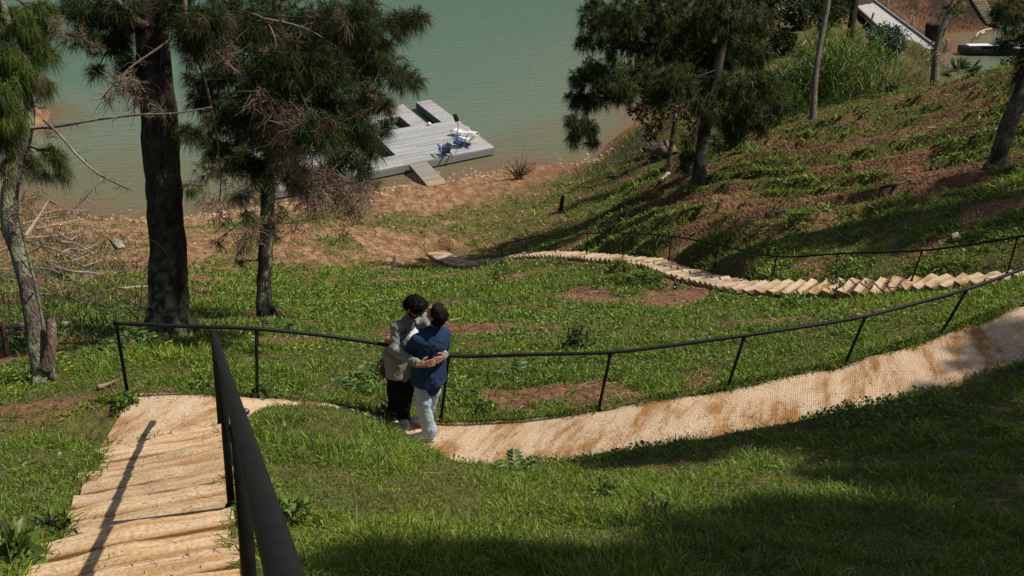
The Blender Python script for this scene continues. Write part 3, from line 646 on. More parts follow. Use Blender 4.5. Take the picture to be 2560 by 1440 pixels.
for px, Zs, r, tw in [([(462, -70), (463, 20), (467, 70)], (12.2, 12.3), (.035, .03), 2), ([(467, 68), (400, 118), (335, 162), (295, 200), (255, 245)], (12.3, 11.9), (.022, .007), 26),
                      ([(469, 62), (520, 110), (575, 165), (622, 205), (655, 246), (705, 300)], (12.3, 12), (.024, .008), 34), ([(470, 75), (490, 140), (512, 200), (530, 280), (545, 360), (552, 450), (548, 505)], (12.3, 12.4), (.02, .009), 18),
                      ([(545, -12), (600, 25), (655, 45), (685, 90), (692, 160), (695, 245)], (12.5, 12.2), (.022, .008), 20), ([(655, 45), (760, 70), (850, 122)], (12.3, 12.6), (.016, .006), 10), ([(255, -25), (300, 12), (345, 55), (378, 70)], (13.0, 13.3), (.05, .07), 3), ([(420, 640), (395, 610), (355, 585)], (13.1, 12.9), (.012, .006), 2)]:
    branch_part(root, 'dead_branch', px, Zs, r, twigs=tw)
rng = np.random.default_rng(44); mb = MB()
for x, y, r, n in [(300, 205, 22, 40), (335, 215, 20, 36), (345, 250, 14, 20), (270, 240, 14, 18), (660, 250, 30, 80), (700, 275, 34, 90), (725, 300, 32, 80), (735, 345, 30, 70), (760, 385, 30, 70), (770, 430, 26, 60), (820, 440, 26, 60), (850, 480, 26, 60), (800, 480, 24, 60), (880, 510, 22, 45), (760, 470, 24, 50), (740, 420, 26, 40), (690, 330, 26, 50), (560, 120, 30, 30), (790, 530, 20, 30), (690, 400, 24, 40), (900, 470, 24, 40)]:
    dead_twigs(mb, at(x, y, 12.3 + rng.uniform(-.5, .5)), r * 1.15 / FPX * 12.3 * S, int(n * 2.0), .30, rng, BROWN + [(.26, .19, .14)], .0052, .75)
mb.build('dead_twigs', M['twig'], root)
# slimmer pine behind it
SEC = [(520, 420, 40), (580, 420, 45), (640, 430, 50), (700, 440, 45), (760, 460, 38), (480, 470, 26), (600, 490, 30), (700, 530, 26), (620, 540, 26), (680, 560, 20), (640, 380, 50), (720, 390, 45), (570, 370, 40), (690, 590, 14), (545, 600, 14), (600, 655, 10), (660, 600, 18), (900, 455, 26), (940, 462, 15), (840, 430, 30), (655, 480, 36)]
root, tr = tree('pine_tree', 'slender pine with drooping brown twigs standing behind the massive dark pine', [(664, 795, 19.3, .19), (660, 740, 19.3, .16), (664, 640, 19.3, .15), (668, 520, 19.3, .145), (675, 380, 19.3, .13), (685, 200, 19.3, .11), (690, 0, 19.4, .08)],
    c4(SEC, -.2, 1.5, .8), per=24, L=.26, Wd=.009, lich=.8, seed=12, brown=.22, base=(.05, .038, .03), cols=GREEN + [(.07, .11, .025)])
mb = MB()
for x, y, r, n in [(590, 480, 30, 50), (560, 540, 26, 40), (620, 590, 24, 60), (640, 560, 22, 50), (600, 620, 16, 30), (520, 500, 26, 40), (760, 500, 26, 50), (830, 500, 30, 60), (880, 530, 26, 40), (860, 580, 18, 20), (740, 560, 20, 30), (790, 450, 26, 50), (900, 500, 26, 40)]:
    dead_twigs(mb, at(x, y, 18.6 + rng.uniform(-.5, .5)), r * 1.1 / FPX * 18.6 * S, int(n * 1.5), .45, rng, BROWN + [(.09, .07, .055)], .0065, .7)
mb.build('dead_twigs', M['twig'], root)
# pale broken tree at the left edge
LT = [(100, 28, 34), (78, 105, 36), (110, 130, 34), (35, 40, 38), (60, 190, 34), (112, 205, 20), (18, 290, 36), (22, 350, 32), (130, 372, 18), (160, 425, 16), (100, 436, 14), (5, 230, 38), (30, 410, 24), (15, 140, 36), (82, 400, 16), (150, 395, 12), (60, 60, 30), (120, 60, 26), (-40, 320, 50), (-50, 180, 60), (-40, 60, 60)]
root, tr = tree('pine_tree', 'pale crooked pine with a snapped stub and shaggy bright green needles', [(120, 984, 10.8, .15), (100, 890, 10.8, .125), (84, 795, 10.8, .105), (70, 720, 10.8, .10), (50, 640, 10.8, .10), (28, 560, 10.8, .105), (24, 490, 10.8, .10), (45, 400, 10.75, .08), (72, 310, 10.7, .065), (68, 240, 10.7, .055), (45, 140, 10.6, .05), (20, 55, 10.6, .045), (-8, -40, 10.6, .04)],
    c4(LT, -.1, 2.6, .35), per=50, L=.19, Wd=.0048, cols=BRIGHT + GREEN, lich=1.0, seed=13, base=(.135, .105, .088), droop=1.5, brown=.12, tsides=20, rings=90, r0=.025)
mb = MB(); bark_tube(mb, [at(112, 925, 10.75), at(126, 875, 10.72), at(129, 835, 10.7), at(127, 800, 10.72)], [.09, .07, .06, .045], 12, (.17, .125, .09), .6, 5, .25, 24)
for k in range(9): tube(mb, np.array([at(124 + k * 1.1, 818, 10.7), at(118 + k * 2.4, 800 - (k * 37 % 17), 10.7)]), [.014, .003], 4, (.2, .15, .11))
mb.build('stub', M['bark'], root)
for px, Zs, r, tw in [([(70, 322), (150, 315), (250, 298), (350, 287), (430, 284), (530, 268)], (10.7, 10.2), (.022, .007), 22), ([(110, 300), (150, 338), (190, 385), (240, 430), (290, 458), (326, 474)], (10.6, 10.2), (.018, .009), 26), ([(255, 445), (218, 490), (186, 522)], (10.3, 10.2), (.012, .006), 8), ([(60, 640), (110, 610), (130, 580)], (10.7, 10.6), (.009, .005), 3)]:
    branch_part(root, 'dead_branch', px, Zs, r, col=(.16, .125, .10), twigs=tw, lich=.8, tw_col=[(.22, .2, .17), (.14, .11, .085)], tl=.16)
mb = MB()
for x, y, r, n in [(135, 55, 20, 40), (150, 85, 18, 30), (60, 500, 24, 60), (40, 440, 26, 50), (62, 360, 28, 60), (90, 260, 22, 40), (30, 530, 24, 40), (100, 480, 20, 30), (230, 110, 14, 20), (200, 90, 12, 20), (395, 268, 10, 26), (120, 330, 16, 30)]:
    mb = MB(); dead_twigs(mb, at(x, y, 10.6 + rng.uniform(-.2, .2)), r / FPX * 10.6 * S, n, .17, rng, BROWN + [(.24, .21, .17)], .0036, .6); mb.build('dead_twigs', M['twig'], root)
# pine on the right-hand slope
RP = [(1490, 40, 46), (1560, 30, 60), (1640, 30, 70), (1720, 40, 80), (1800, 40, 70), (1880, 50, 60), (1470, 100, 30), (1540, 100, 52), (1620, 110, 68), (1710, 120, 76), (1800, 130, 66), (1880, 130, 46), (1480, 170, 34), (1450, 195, 26), (1520, 180, 46), (1600, 190, 56), (1690, 200, 56), (1770, 210, 56), (1840, 220, 54), (1900, 210, 40),
      (1460, 250, 30), (1436, 240, 22), (1500, 240, 36), (1560, 225, 34), (1440, 300, 26), (1468, 318, 26), (1438, 345, 18), (1480, 352, 16), (1640, 240, 30), (1850, 290, 44), (1800, 285, 40), (1900, 295, 34), (1770, 265, 36), (1830, 330, 24), (1935, 200, 28), (1955, 265, 22), (1715, 385, 18), (1708, 415, 16), (1724, 350, 14)]
RPT = [(1500, -60, 70), (1620, -80, 90), (1750, -90, 100), (1880, -60, 80), (1700, -200, 110), (1850, -220, 110)]
tree('pine_tree', 'tall dark pine rising from the grassy slope above the lower steps', [(1740, 486, 33, .30), (1747, 440, 33, .25), (1756, 370, 33, .24), (1766, 300, 33, .22), (1780, 240, 33, .20), (1796, 160, 33, .18), (1812, 60, 33, .17), (1822, -40, 33.2, .14), (1830, -260, 33.5, .09)],
     c4(RP, 0, 4.4, 2.2) + c4(RPT, 0, .9, 1.8), per=24, L=.36, Wd=.017, cols=GREEN + [(.05, .07, .024)], seed=14, lich=.25, base=(.045, .032, .027), r0=.035, droop=1.1, flat=.85, brown=.05)
# slim pale trunks and the leaning tree at the right edge
tree('slim_tree', 'slim pale-barked tree leaning right in front of the tall cane clumps', [(2030, 316, 40, .19), (2034, 260, 40, .145), (2040, 180, 40, .135), (2054, 90, 40, .125), (2072, -10, 40, .115), (2085, -200, 40, .09)], [(2100, -270, 0, 60, 50), (2060, -300, 1, 50, 40)], per=18, L=.34, Wd=.02, seed=15, base=(.16, .13, .11), lich=.5, bump=.08)
STAR = dict(L=.34, W=.09, cols=[(.11, .17, .04), (.07, .12, .03), (.16, .21, .06)], hang=.1)
tree('slim_tree', 'slim mottled tree with star-shaped leaf tufts near the fan palm', [(2335, 240, 42, .24), (2337, 190, 42, .19), (2341, 130, 42, .16), (2358, 70, 42, .15), (2386, 0, 42, .13), (2410, -80, 42, .11)],
     [(2338, 112, 0, 13, 26), (2332, 138, -.5, 11, 22), (2346, 100, .4, 9, 18), (2384, 12, .3, 16, 34), (2398, 26, -.3, 12, 26), (2372, 28, .4, 9, 18), (2402, 2, 0, 13, 26), (2412, -40, 0, 20, 40)], seed=16, base=(.15, .12, .10), lich=.8, leafy=STAR, bump=.1)
def shadow_clumps(L, t0, t1, rng, r=(.5, 1.0), n=90):
    out = []
    for x, y in L:
        g = gpt(x, y); out.append((g + SUNV * rng.uniform(t0, t1), rng.uniform(*r), n))
    return out
rs = np.random.default_rng(8)
LEAN = shadow_clumps([(2300, 500), (2380, 470), (2440, 500), (2200, 560), (2100, 590), (2000, 600), (1900, 618), (2500, 555), (2300, 560), (2400, 540), (2250, 610), (2520, 500), (1820, 655), (1700, 690)], 11.5, 14.5, rs, (.6, 1.0), 120)
root, tr = tree('leaning_tree', 'dark furrowed tree leaning out at the right edge above the slope', [(2478, 446, 24, .25), (2496, 392, 24, .215), (2526, 300, 24, .22), (2560, 215, 24, .21), (2620, 60, 24, .19), (2680, -100, 24, .16), (2740, -300, 24, .12)],
     [(2520, 35, .5, 42, 40), (2552, 95, .3, 40, 40), (2508, 110, .4, 20, 16), (2545, 15, -.5, 50, 50), (2562, 150, .2, 28, 24), (2548, 190, .3, 16, 12), (2500, 20, .2, 22, 20)], per=24, L=.36, Wd=.012, seed=17, base=(.05, .038, .032), lich=.35, r0=.05, droop=1.1, world_clumps=LEAN)
tree('pine_tree', 'distant dark pine trunk standing left of the concrete walkway', [(2124, 95, 64, .30), (2129, 60, 64, .26), (2136, 20, 64, .25), (2142, -30, 64, .22), (2150, -150, 64, .16)], [(2150, -140, 0, 80, 60), (2100, -120, 1, 70, 50), (2050, 10, 1, 30, 50), (2080, 30, 0, 26, 40), (2060, 70, 0, 20, 30)], per=16, L=.5, Wd=.035, seed=18, base=(.04, .03, .025), bump=.06)
# shade trees uphill, outside the frame on the right: their shadows cross the foreground lawn
SH = [(2480, 905), (2540, 860), (2450, 960), (2350, 1010), (2250, 1040), (2120, 1060), (1980, 1085), (1820, 1105), (1680, 1130), (1560, 1150), (2500, 1050), (2400, 1120), (2250, 1150), (2480, 1180), (2330, 1230), (2150, 1200), (2200, 1300), (2050, 1300), (2450, 1330), (2300, 1400), (2100, 1400), (1900, 1380), (1950, 1330), (1750, 1420), (1600, 1440), (1450, 1460), (1300, 1440), (1120, 1450), (2540, 1260), (2550, 1420), (2120, 1130), (1000, 1470), (1800, 1340), (1850, 1460)]
SHC = shadow_clumps(SH, 9.0, 11.5, rs, (.42, .72), 95)
k = len(SHC) // 2
cx = np.mean([c[0] for c in SHC], 0)
for i, (nm, lb, sel, dx) in enumerate([('pine_tree', 'big pine outside the view that shades the upper lawn', SHC[:k], 1.5), ('pine_tree', 'big pine outside the view that shades the near lawn', SHC[k:], 2.0)]):
    c = np.mean([q[0] for q in sel], 0); b = np.array([c[0] + dx, c[1] + (.8 if i == 0 else -1.5), 0]); b[2] = gz(b[:1], b[1:2])[0]
    T = [tuple(b)]
    rt = empty(nm, b, lb, 'tree'); mb = MB(); P = np.array([b - [0, 0, .2], b + [-.1, 0, 3], b + [-.3, .1, 7], [c[0] + .4, c[1], c[2] + 1.0]]); bark_tube(mb, P, [.3, .25, .2, .08], 14, (.05, .037, .03), .4, 70 + i, .1, 40); mb.build('trunk', M['bark'], rt)
    tr = curve(P, 80); mb = MB(); rg = np.random.default_rng(90 + i)
    for C, Rr, n in sel: needle_clump(mb, C, Rr, n, 22, .3, .012, GREEN, rg, twig=5, start=limb(mb, tr, C, rg))
    mb.build('crown', [M['needle'], M['twig']], rt)
# small red-leaved tree by the shore
RED = dict(L=.26, W=.13, cols=[(.10, .04, .025), (.06, .03, .02), (.05, .05, .02), (.16, .06, .03), (.035, .035, .015)], hang=.7)
tree('small_tree', 'small twin-stemmed tree with reddish brown leaves near the shore', [(1671, 430, 40, .13), (1676, 380, 40, .10), (1682, 330, 40, .08), (1690, 270, 40, .06), (1695, 230, 40, .04)],
     [(1600, 278, 0, 28, 150), (1640, 300, .4, 36, 200), (1690, 258, 0, 52, 330), (1732, 272, -.4, 36, 200), (1740, 312, .2, 24, 110), (1632, 330, .1, 20, 90), (1650, 240, .5, 36, 180), (1722, 342, 0, 14, 50), (1610, 255, 0, 24, 110)], seed=21, base=(.10, .08, .06), leafy=RED, r0=.03, bump=.06)
# ------------------------------------------------------------------ lawn, herbs, reeds, shrubs
def scatter(n, r0, r1, rng, az=33.5):
    a = np.radians(rng.uniform(-az, az, n)); r = np.exp(rng.uniform(math.log(r0), math.log(r1), n))
    return r * np.sin(a), r * np.cos(a), r
GC = [(.165, .24, .030), (.13, .205, .026), (.21, .285, .040), (.08, .13, .022), (.24, .22, .09), (.28, .24, .13)]
GW = [.32, .28, .21, .11, .055, .025]
def lawn():
    rng = np.random.default_rng(5); mb = MB()
    for n, r0, r1 in ((420000, 3.0, 12), (420000, 11, 36), (150000, 34, 75)):
        x, y, r = scatter(n, r0, r1, rng); z, ins = gz(x, y, True); c, herb, beach = cover(x, y, z)
        cl = fbm2(x * 1.9, y * 1.9, 77, 3)
        lowd = near_path(x, y, lowc, 0, 0)[0] < LOWW / 2 + .16; ft = lowd | (np.hypot(x + 1.05, y - 9.35) < .42) | ((np.abs(x + 1.0) < .3) & (np.abs(y - 8.95) < .25)); k = ~ft & (rng.random(n) < c ** 1.3 * (.55 + .7 * sstep(.3, .6, cl))) & (ins < .5) & (z > .15); x, y, z, r, cl = x[k], y[k], z[k], r[k], cl[k]; m = len(x)
        tall = (.5 + 1.25 * sstep(.42, .72, cl)); L = np.clip(.085 + .0045 * r, .105, .25) * tall * rng.uniform(.5, 1.35, m); W = np.maximum(.0062, r * .00098) * rng.uniform(.7, 1.4, m)
        D = np.stack([rng.normal(-.12, .55, m), rng.normal(-.05, .55, m), rng.uniform(.45, 1.0, m)], 1)
        dry = fbm2(x * .7, y * .7, 78, 3)[:, None]
        col = pal(m, GC, rng, .2, GW) * (.72 + .55 * cl[:, None]); col = lerp(col, col * [1.18, 1.12, .95], sstep(.5, .68, dry))
        blades(mb, np.stack([x, y, z - .01], 1), D, L, W, rng.uniform(.3, 1.3, m), col, rng)
    tag(mb.build('grass', M['grass'], smooth=False), 'short tufted green grass covering the hillside', 'grass', kind='stuff')
    # broad-leaved ground cover
    mb = MB(); n = 330000; x, y, r = scatter(n, 5.5, 42, rng); z, ins = gz(x, y, True); c, herb, beach = cover(x, y, z)
    near = .05 * (fbm2(x * 1.3, y * 1.3, 79) > .6)
    k = (near_path(x, y, lowc, 0, 0)[0] > LOWW / 2 + .18) & (rng.random(n) < np.maximum(herb, near)) & (ins < .5) & (z > 2); x, y, z, r = x[k], y[k], z[k], r[k]; m = len(x)
    D = np.stack([rng.normal(0, 1, m), rng.normal(-.2, 1, m), rng.uniform(-.05, .8, m)], 1); s_ = np.maximum(.024, r * .0021) * rng.uniform(.5, 1.7, m)
    hh = (fbm2(x * 2.1, y * 2.1, 80, 3)) * .16
    leaves(mb, np.stack([x, y, z + rng.random(m) * hh], 1), D, s_ * 1.35, s_ * .95, pal(m, [(.155, .245, .034), (.125, .205, .03), (.20, .29, .045), (.085, .145, .025)], rng, .2), rng)
    tag(mb.build('herb_ground_cover', M['leaf'], smooth=False), 'low bright broad-leaved ground cover among the grass', 'ground cover', kind='stuff')
    # fallen needles and stems on bare soil and on the cement
    mb = MB(); n = 16000; x, y, r = scatter(n, 5, 45, rng); z, ins = gz(x, y, True); c, herb, beach = cover(x, y, z)
    k = (rng.random(n) < .06 + .94 * (1 - c)) & (z > .2) & (ins < .5); x, y, z, r = x[k], y[k], z[k], r[k]; m = len(x)
    blades(mb, np.stack([x, y, z + .012], 1), np.stack([rng.normal(size=m), rng.normal(size=m), rng.uniform(0, .12, m)], 1), rng.uniform(.05, .2, m) * (1 + r * .03), np.maximum(.004, r * .0009), .1, pal(m, BROWN + [(.3, .24, .16)], rng), rng)
    tag(mb.build('fallen_needles', M['twig'], smooth=False), 'dry fallen needles and stems littering the soil', 'litter', kind='stuff')
    # brown pine needles lying on treads and path
    mb = MB(); pts = []
    for i in range(13):
        m = 15; u = rng.random(m); b = rng.random(m) * .9; pts.append(nose[i] - sh * (b * run)[:, None] + slat * (u * STW)[:, None] + [0, 0, .022])
    k = rng.integers(0, len(upc), 900); k = k[(upc[k, 0] < 4.5)]; o = rng.uniform(-.5, .5, len(k)); edge = rng.random(len(k)) < .6; o = np.where(edge, np.sign(o) * .5 + .16 * rng.normal(size=len(k)) * .5, o); o = np.clip(o, -.52, .52)
    pts.append(upc[k] + side(upc)[k] * (o * UPW)[:, None] + [0, 0, .03]); P = np.concatenate(pts); m = len(P)
    for p in P:
        a = rng.uniform(0, 6.28); l = rng.uniform(.05, .16); d = np.array([math.cos(a), math.sin(a), 0]); e = np.array([-d[1], d[0], 0]) * l * rng.uniform(-.35, .35)
        tube(mb, curve([p - d * l / 2, p + e * .5 + [0, 0, .006], p + d * l / 2], 5), .0016, 3, pal(1, [(.16, .07, .04), (.22, .11, .06), (.10, .05, .035)], rng)[0], 0, False)
    tag(mb.build('needle_litter', M['twig']), 'reddish brown pine needles scattered on the cement', 'litter', kind='stuff')
    # grass leaning over path and stair edges
    mb = MB(); P = []; D = []
    for Pc, hw, st in ((upc, UPW / 2, 1), ):
        for sg in (-1, 1):
            k = rng.integers(0, len(Pc), 5200); cl = fbm2(Pc[k, 0] * 2.3, Pc[k, 1] * 2.3 + sg * 9, 97, 3); k = k[rng.random(len(k)) < sstep(.35, .6, cl)]
            s_ = side(Pc)[k] * sg; q = Pc[k] + s_ * (hw + rng.uniform(-.03, .13, len(k)))[:, None]; P.append(q + [0, 0, .0]); D.append(-s_ * rng.uniform(-.2, .9, (len(k), 1)) + rng.normal(0, .35, q.shape) + [0, 0, .9])
    for sg in (0, 1):
        t = rng.random(2600) * 1.5; q = R0 + (R1 - R0) * t[:, None] + slat * (STW + .06 if sg else -.04) + slat * rng.normal(0, .05, (2600, 1)); q[:, 2] -= .03
        kk = rng.random(2600) < sstep(.35, .55, fbm2(t * 9, t * 0 + sg * 5, 98, 3)) * (1 if sg else .6); q = q[kk]
        P.append(q); D.append(slat * (-1 if sg else 1) * rng.uniform(-.3, .9, (len(q), 1)) + rng.normal(0, .35, q.shape) + [0, 0, .8])
    P = np.concatenate(P); D = np.concatenate(D); ft = np.hypot(P[:, 0] + .95, P[:, 1] - 9.2) < .6; P, D = P[~ft], D[~ft]; m = len(P)
    blades(mb, P, D, rng.uniform(.07, .2, m), rng.uniform(.005, .011, m), rng.uniform(.4, 1.3, m), pal(m, GC, rng, .2, GW), rng)
    tag(mb.build('edge_grass', M['grass'], smooth=False), 'grass tufts overhanging the edges of the cement', 'grass', kind='stuff')
lawn()
# tall canes
def reed_clump(b, h, n, rng, label, group, spr=.55):
    o = empty('cane_clump', b, label, 'canes', group); mb = MB(); P = []; D = []; L = []
    for i in range(n):
        p = b + np.r_[rng.normal(0, spr, 2), 0]; p[2] = gz(p[:1], p[1:2])[0] - .05; lean = np.r_[rng.normal(0, .16, 2), 1]; hh = h * rng.uniform(.6, 1.1)
        tube(mb, curve([p, p + lean * hh * .5, p + lean * hh + np.r_[rng.normal(0, .1, 2), 0]], 5), np.linspace(.016, .006, 5), 4, (.10, .11, .035), 1, False)
        for q in np.linspace(.15, 1, 11):
            P.append(p + lean * hh * q); a = rng.uniform(0, 6.28); D.append([math.cos(a) * .5, math.sin(a) * .5, rng.uniform(.4, 1.1)]); L.append(h * rng.uniform(.22, .42))
    m = len(P); dry = rng.random(m) < .07; c = pal(m, [(.12, .21, .022), (.08, .15, .018), (.16, .25, .03), (.05, .095, .015)], rng, .2); c[dry] = pal(int(dry.sum()), [(.26, .20, .11), (.17, .12, .07)], rng)
    blades(mb, np.array(P), np.array(D), np.array(L), .05, rng.uniform(.3, 1.1, m), c, rng)
    mb.build('leaf_mass', [M['grass'], M['twig']], o)
rg = np.random.default_rng(31)
for x, y, Z, h, n in [(1935, 290, 46.5, 2.4, 26), (1965, 283, 47, 2.9, 30), (2000, 272, 46.5, 3.1, 34), (2045, 262, 47, 3.5, 36), (2085, 252, 47, 3.4, 36), (2120, 240, 47.5, 3.2, 34), (2150, 228, 48.5, 2.8, 30), (2185, 215, 50, 2.4, 24), (1905, 300, 47.5, 1.8, 18), (2060, 235, 50, 3.6, 30), (2010, 245, 50, 3.2, 26)]:
    b = at(x, y, Z); b[2] = gz(b[:1], b[1:2])[0]; reed_clump(b, h, n, rg, 'tall green cane clump with arching leaves in the thicket behind the slim pale tree', 'cane clumps in the thicket')
b = at(2250, 195, 50); b[2] = gz(b[:1], b[1:2])[0]; reed_clump(b, 2.2, 7, rg, 'sparse cane clump standing apart in dry brown grass', None, .18)
def bush(name, label, c, R, n, cat='bush', group=None, stems=7, up=0, **kw):
    c = np.asarray(c, float); g = np.array([c[0], c[1], gz(c[:1], c[1:2])[0]]); o = empty(name, g, label, cat, group); mb = MB(); rng = np.random.default_rng(int(abs(c[0]) * 37 + c[1] * 11))
    cc = g + [0, 0, R * .75 + up]
    for i in range(stems):
        e = cc + in_ball(1, rng)[0] * R * .8; tube(mb, curve([g - [0, 0, .05], lerp(g, e, .5) + rng.normal(0, .06, 3), e], 6), np.linspace(.012, .004, 6) * max(1, R), 4, (.07, .05, .04), 1, False)
    for i in range(max(1, int(3 + R * 3))):
        leaf_clump(mb, cc + in_ball(1, rng)[0] * R * .55, R * .62, n, rng, **kw)
    mb.build('foliage', [M['leaf'], M['twig']], o); return o
BL = [(.055, .085, .075), (.04, .065, .058), (.08, .11, .095)]
p = at(2215, 110, 60); bush('shrub', 'rounded blue-green shrub overhanging the concrete walkway', p, 1.75, 420, 'shrub', L=.3, W=.1, cols=BL, up=2.0)
DK = [(.03, .05, .016), (.045, .07, .02), (.06, .09, .026), (.07, .065, .03)]
for i, (x, y, Z, R) in enumerate([(1870, 90, 72, 1.6), (1920, 60, 76, 2.0), (1990, 70, 72, 1.8), (1960, 20, 82, 2.2), (2030, 20, 80, 2.0), (2080, 50, 74, 1.5), (1880, 20, 84, 2.2), (1830, 60, 78, 1.8), (1780, 30, 84, 2.0), (2075, 5, 84, 2.0), (1840, 150, 66, 1.2), (1960, 130, 66, 1.1), (2100, 20, 80, 1.7)]):
    bush('bush', 'dark green bush in the thicket covering the far point of land', at(x, y, Z), R, 190, 'bush', 'bushes on the far point of land', L=.5, W=.22, cols=DK)
for i, (x, y, Z, R) in enumerate([(1790, 345, 40, .6), (1840, 370, 39, .6), (1890, 350, 41, .7), (1930, 340, 42, .6), (1850, 330, 43, .7), (1970, 320, 42.5, .5), (2230, 210, 47, .4), (2520, 150, 40, .6), (2545, 130, 41, .7), (2475, 165, 42, .4)]):
    bush('bush', 'low leafy bush along the top edge of the grassy slope', at(x, y, Z), R, 150, 'bush', 'low bushes along the top of the slope', L=.2, W=.09, cols=DK + [(.08, .12, .03)])
bush('bush', 'small rounded bush growing alone in the lawn behind the right-hand rail', gpt(1440, 872), .30, 130, 'bush', L=.07, W=.045, cols=DK + [(.08, .11, .03)])
bush('bush', 'small dark bush below the thin curved rail', gpt(1522, 580), .38, 120, 'bush', L=.1, W=.06, cols=DK)
# small pine seedling beside the thicket
p = at(1972, 305, 43); p[2] = gz(p[:1], p[1:2])[0]; o = empty('pine_sapling', p, 'bushy yellow-green pine sapling at the edge of the cane thicket', 'sapling'); mb = MB(); tube(mb, np.array([p, p + [0, 0, 1.2]]), [.03, .01], 6, (.1, .07, .05), 1)
for k in range(10): needle_clump(mb, p + [rg.normal(0, .28), rg.normal(0, .28), .35 + .1 * k], .28, 14, 18, .24, .02, BRIGHT, rg, up=.6, droop=.3)
mb.build('crown', [M['needle'], M['twig']], o)
# saplings
def sapling(label, g, h, n, L=.09, W=.04, r=.16, cols=BRIGHT, bend=.05):
    o = empty('sapling', g, label, 'sapling'); mb = MB(); rng = np.random.default_rng(int(g[1] * 100)); P = curve([g - [0, 0, .03], g + [bend, 0, h * .5], g + [bend * .4, 0, h]], 8); tube(mb, P, np.linspace(.011, .004, 8), 5, (.07, .06, .035)); mb.build('stem', M['twig'], o); mb = MB()
    t = rng.uniform(.3, 1.0, n); B = g + np.stack([np.interp(t, [0, .5, 1], [0, bend, bend * .4]), 0 * t, t * h], 1) + rng.normal(0, r * .5, (n, 3)) * [1, 1, .5]
    leaves(mb, B, nrm(rng.normal(size=(n, 3)) + [0, 0, .1]), L * rng.uniform(.6, 1.3, n), W, pal(n, cols, rng), rng); mb.build('foliage', M['leaf'], o)
sapling('thin sapling with small leaves standing before the lower cement steps', gpt(2078, 765), 1.0, 150, r=.2, cols=GREEN + BRIGHT[:1])
sapling('short leafy sapling growing in the hollow left of the lower steps', gpt(1242, 722), .65, 110, r=.26, L=.11, W=.05)
sapling('low sparse sapling on the mound below the lower steps', gpt(1490, 722), .5, 60, r=.22, L=.1, W=.045)
sapling('tiny leafy plant beside the lower steps near the thin sapling', gpt(2155, 742), .4, 50, r=.14)
# dry grass beside the walkway and scrub on the shore
def tuft_field(name, label, pts, L, W, cols, spread, per, mt='grass', up=1.0, kind='stuff', cat='grass', droop=.6):
    mb = MB(); rng = np.random.default_rng(len(pts) * 13)
    P = np.repeat(np.array(pts), per, 0); P[:, :2] += rng.normal(0, spread, (len(P), 2)); P[:, 2] = gz(P[:, 0], P[:, 1]) - .02
    P = P[P[:, 2] > .05]; m = len(P); blades(mb, P, np.stack([rng.normal(0, .45, m), rng.normal(0, .45, m), np.full(m, up)], 1), L * rng.uniform(.5, 1.3, m), W, droop * rng.uniform(.3, 1.4, m), pal(m, cols, rng), rng)
    return tag(mb.build(name, M[mt], smooth=False), label, cat, kind=kind)
tuft_field('dry_grass', 'dry brown grass around the foot of the concrete walkway', [at(x, y, Z) for x, y, Z in [(2250, 160, 60), (2290, 150, 62), (2320, 165, 58), (2280, 175, 56), (2220, 180, 56), (2340, 180, 54), (2310, 140, 65), (2260, 185, 54)]], .9, .03, [(.17, .12, .075), (.12, .085, .055), (.10, .10, .04), (.22, .16, .1)], 1.0, 420)
tuft_field('shore_scrub', 'dry grey-green scrub on the bank beside the shallow water', [at(x, y, Z) for x, y, Z in [(1560, 360, 49), (1600, 340, 50), (1640, 320, 51), (1620, 370, 46), (1570, 390, 47.5), (1660, 360, 46), (1700, 330, 47), (1540, 380, 49), (1620, 300, 53), (1660, 290, 53)]], .55, .022, [(.09, .09, .045), (.13, .105, .065), (.07, .085, .03), (.16, .13, .09)], 1.3, 380)
tuft_field('thicket_grass', 'shaggy dark grass under the cane thicket', [at(x, y, Z) for x, y, Z in [(1800, 350, 41), (1850, 345, 42), (1900, 335, 43), (1950, 325, 43.5), (2000, 312, 44), (2060, 295, 45), (2120, 270, 46), (2160, 245, 47.5), (1760, 380, 39)]], .55, .025, [(.05, .085, .02), (.035, .06, .018), (.075, .11, .03)], .7, 420)
# fan palm
p = at(2405, 196, 45.5); p[2] = gz(p[:1], p[1:2])[0]; o = empty('fan_palm', p, 'stocky fan palm with stiff radiating fronds near the waterline', 'palm'); mb = MB(); tube(mb, np.array([p - [0, 0, .1], p + [0, 0, .5]]), [.14, .12], 10, (.1, .075, .05), bump=.2); mb.build('trunk', M['bark'], o); mb = MB()
for k in range(15):
    a = rg.uniform(0, 6.28); el = rg.uniform(.15, 1.35); d = np.array([math.cos(a) * math.cos(el), math.sin(a) * math.cos(el), math.sin(el)]); b = p + [0, 0, .5]; e = b + d * rg.uniform(.5, .9); tube(mb, np.array([b, e]), .012, 4, (.1, .14, .04), 0, False)
    s_ = nrm(np.cross(d, [0, 0, 1])); u = np.cross(s_, d); th = np.linspace(-1.9, 1.9, 26); D = d * np.cos(th)[:, None] + s_ * np.sin(th)[:, None] + u * .12; blades(mb, np.repeat(e[None], 26, 0), D, .75 * (1 - .12 * np.abs(th)), .055, .35, pal(26, [(.10, .14, .045), (.07, .105, .035), (.13, .16, .07)], rg) * rg.uniform(.7, 1.2), rg)
mb.build('fronds', M['leaf'], o)
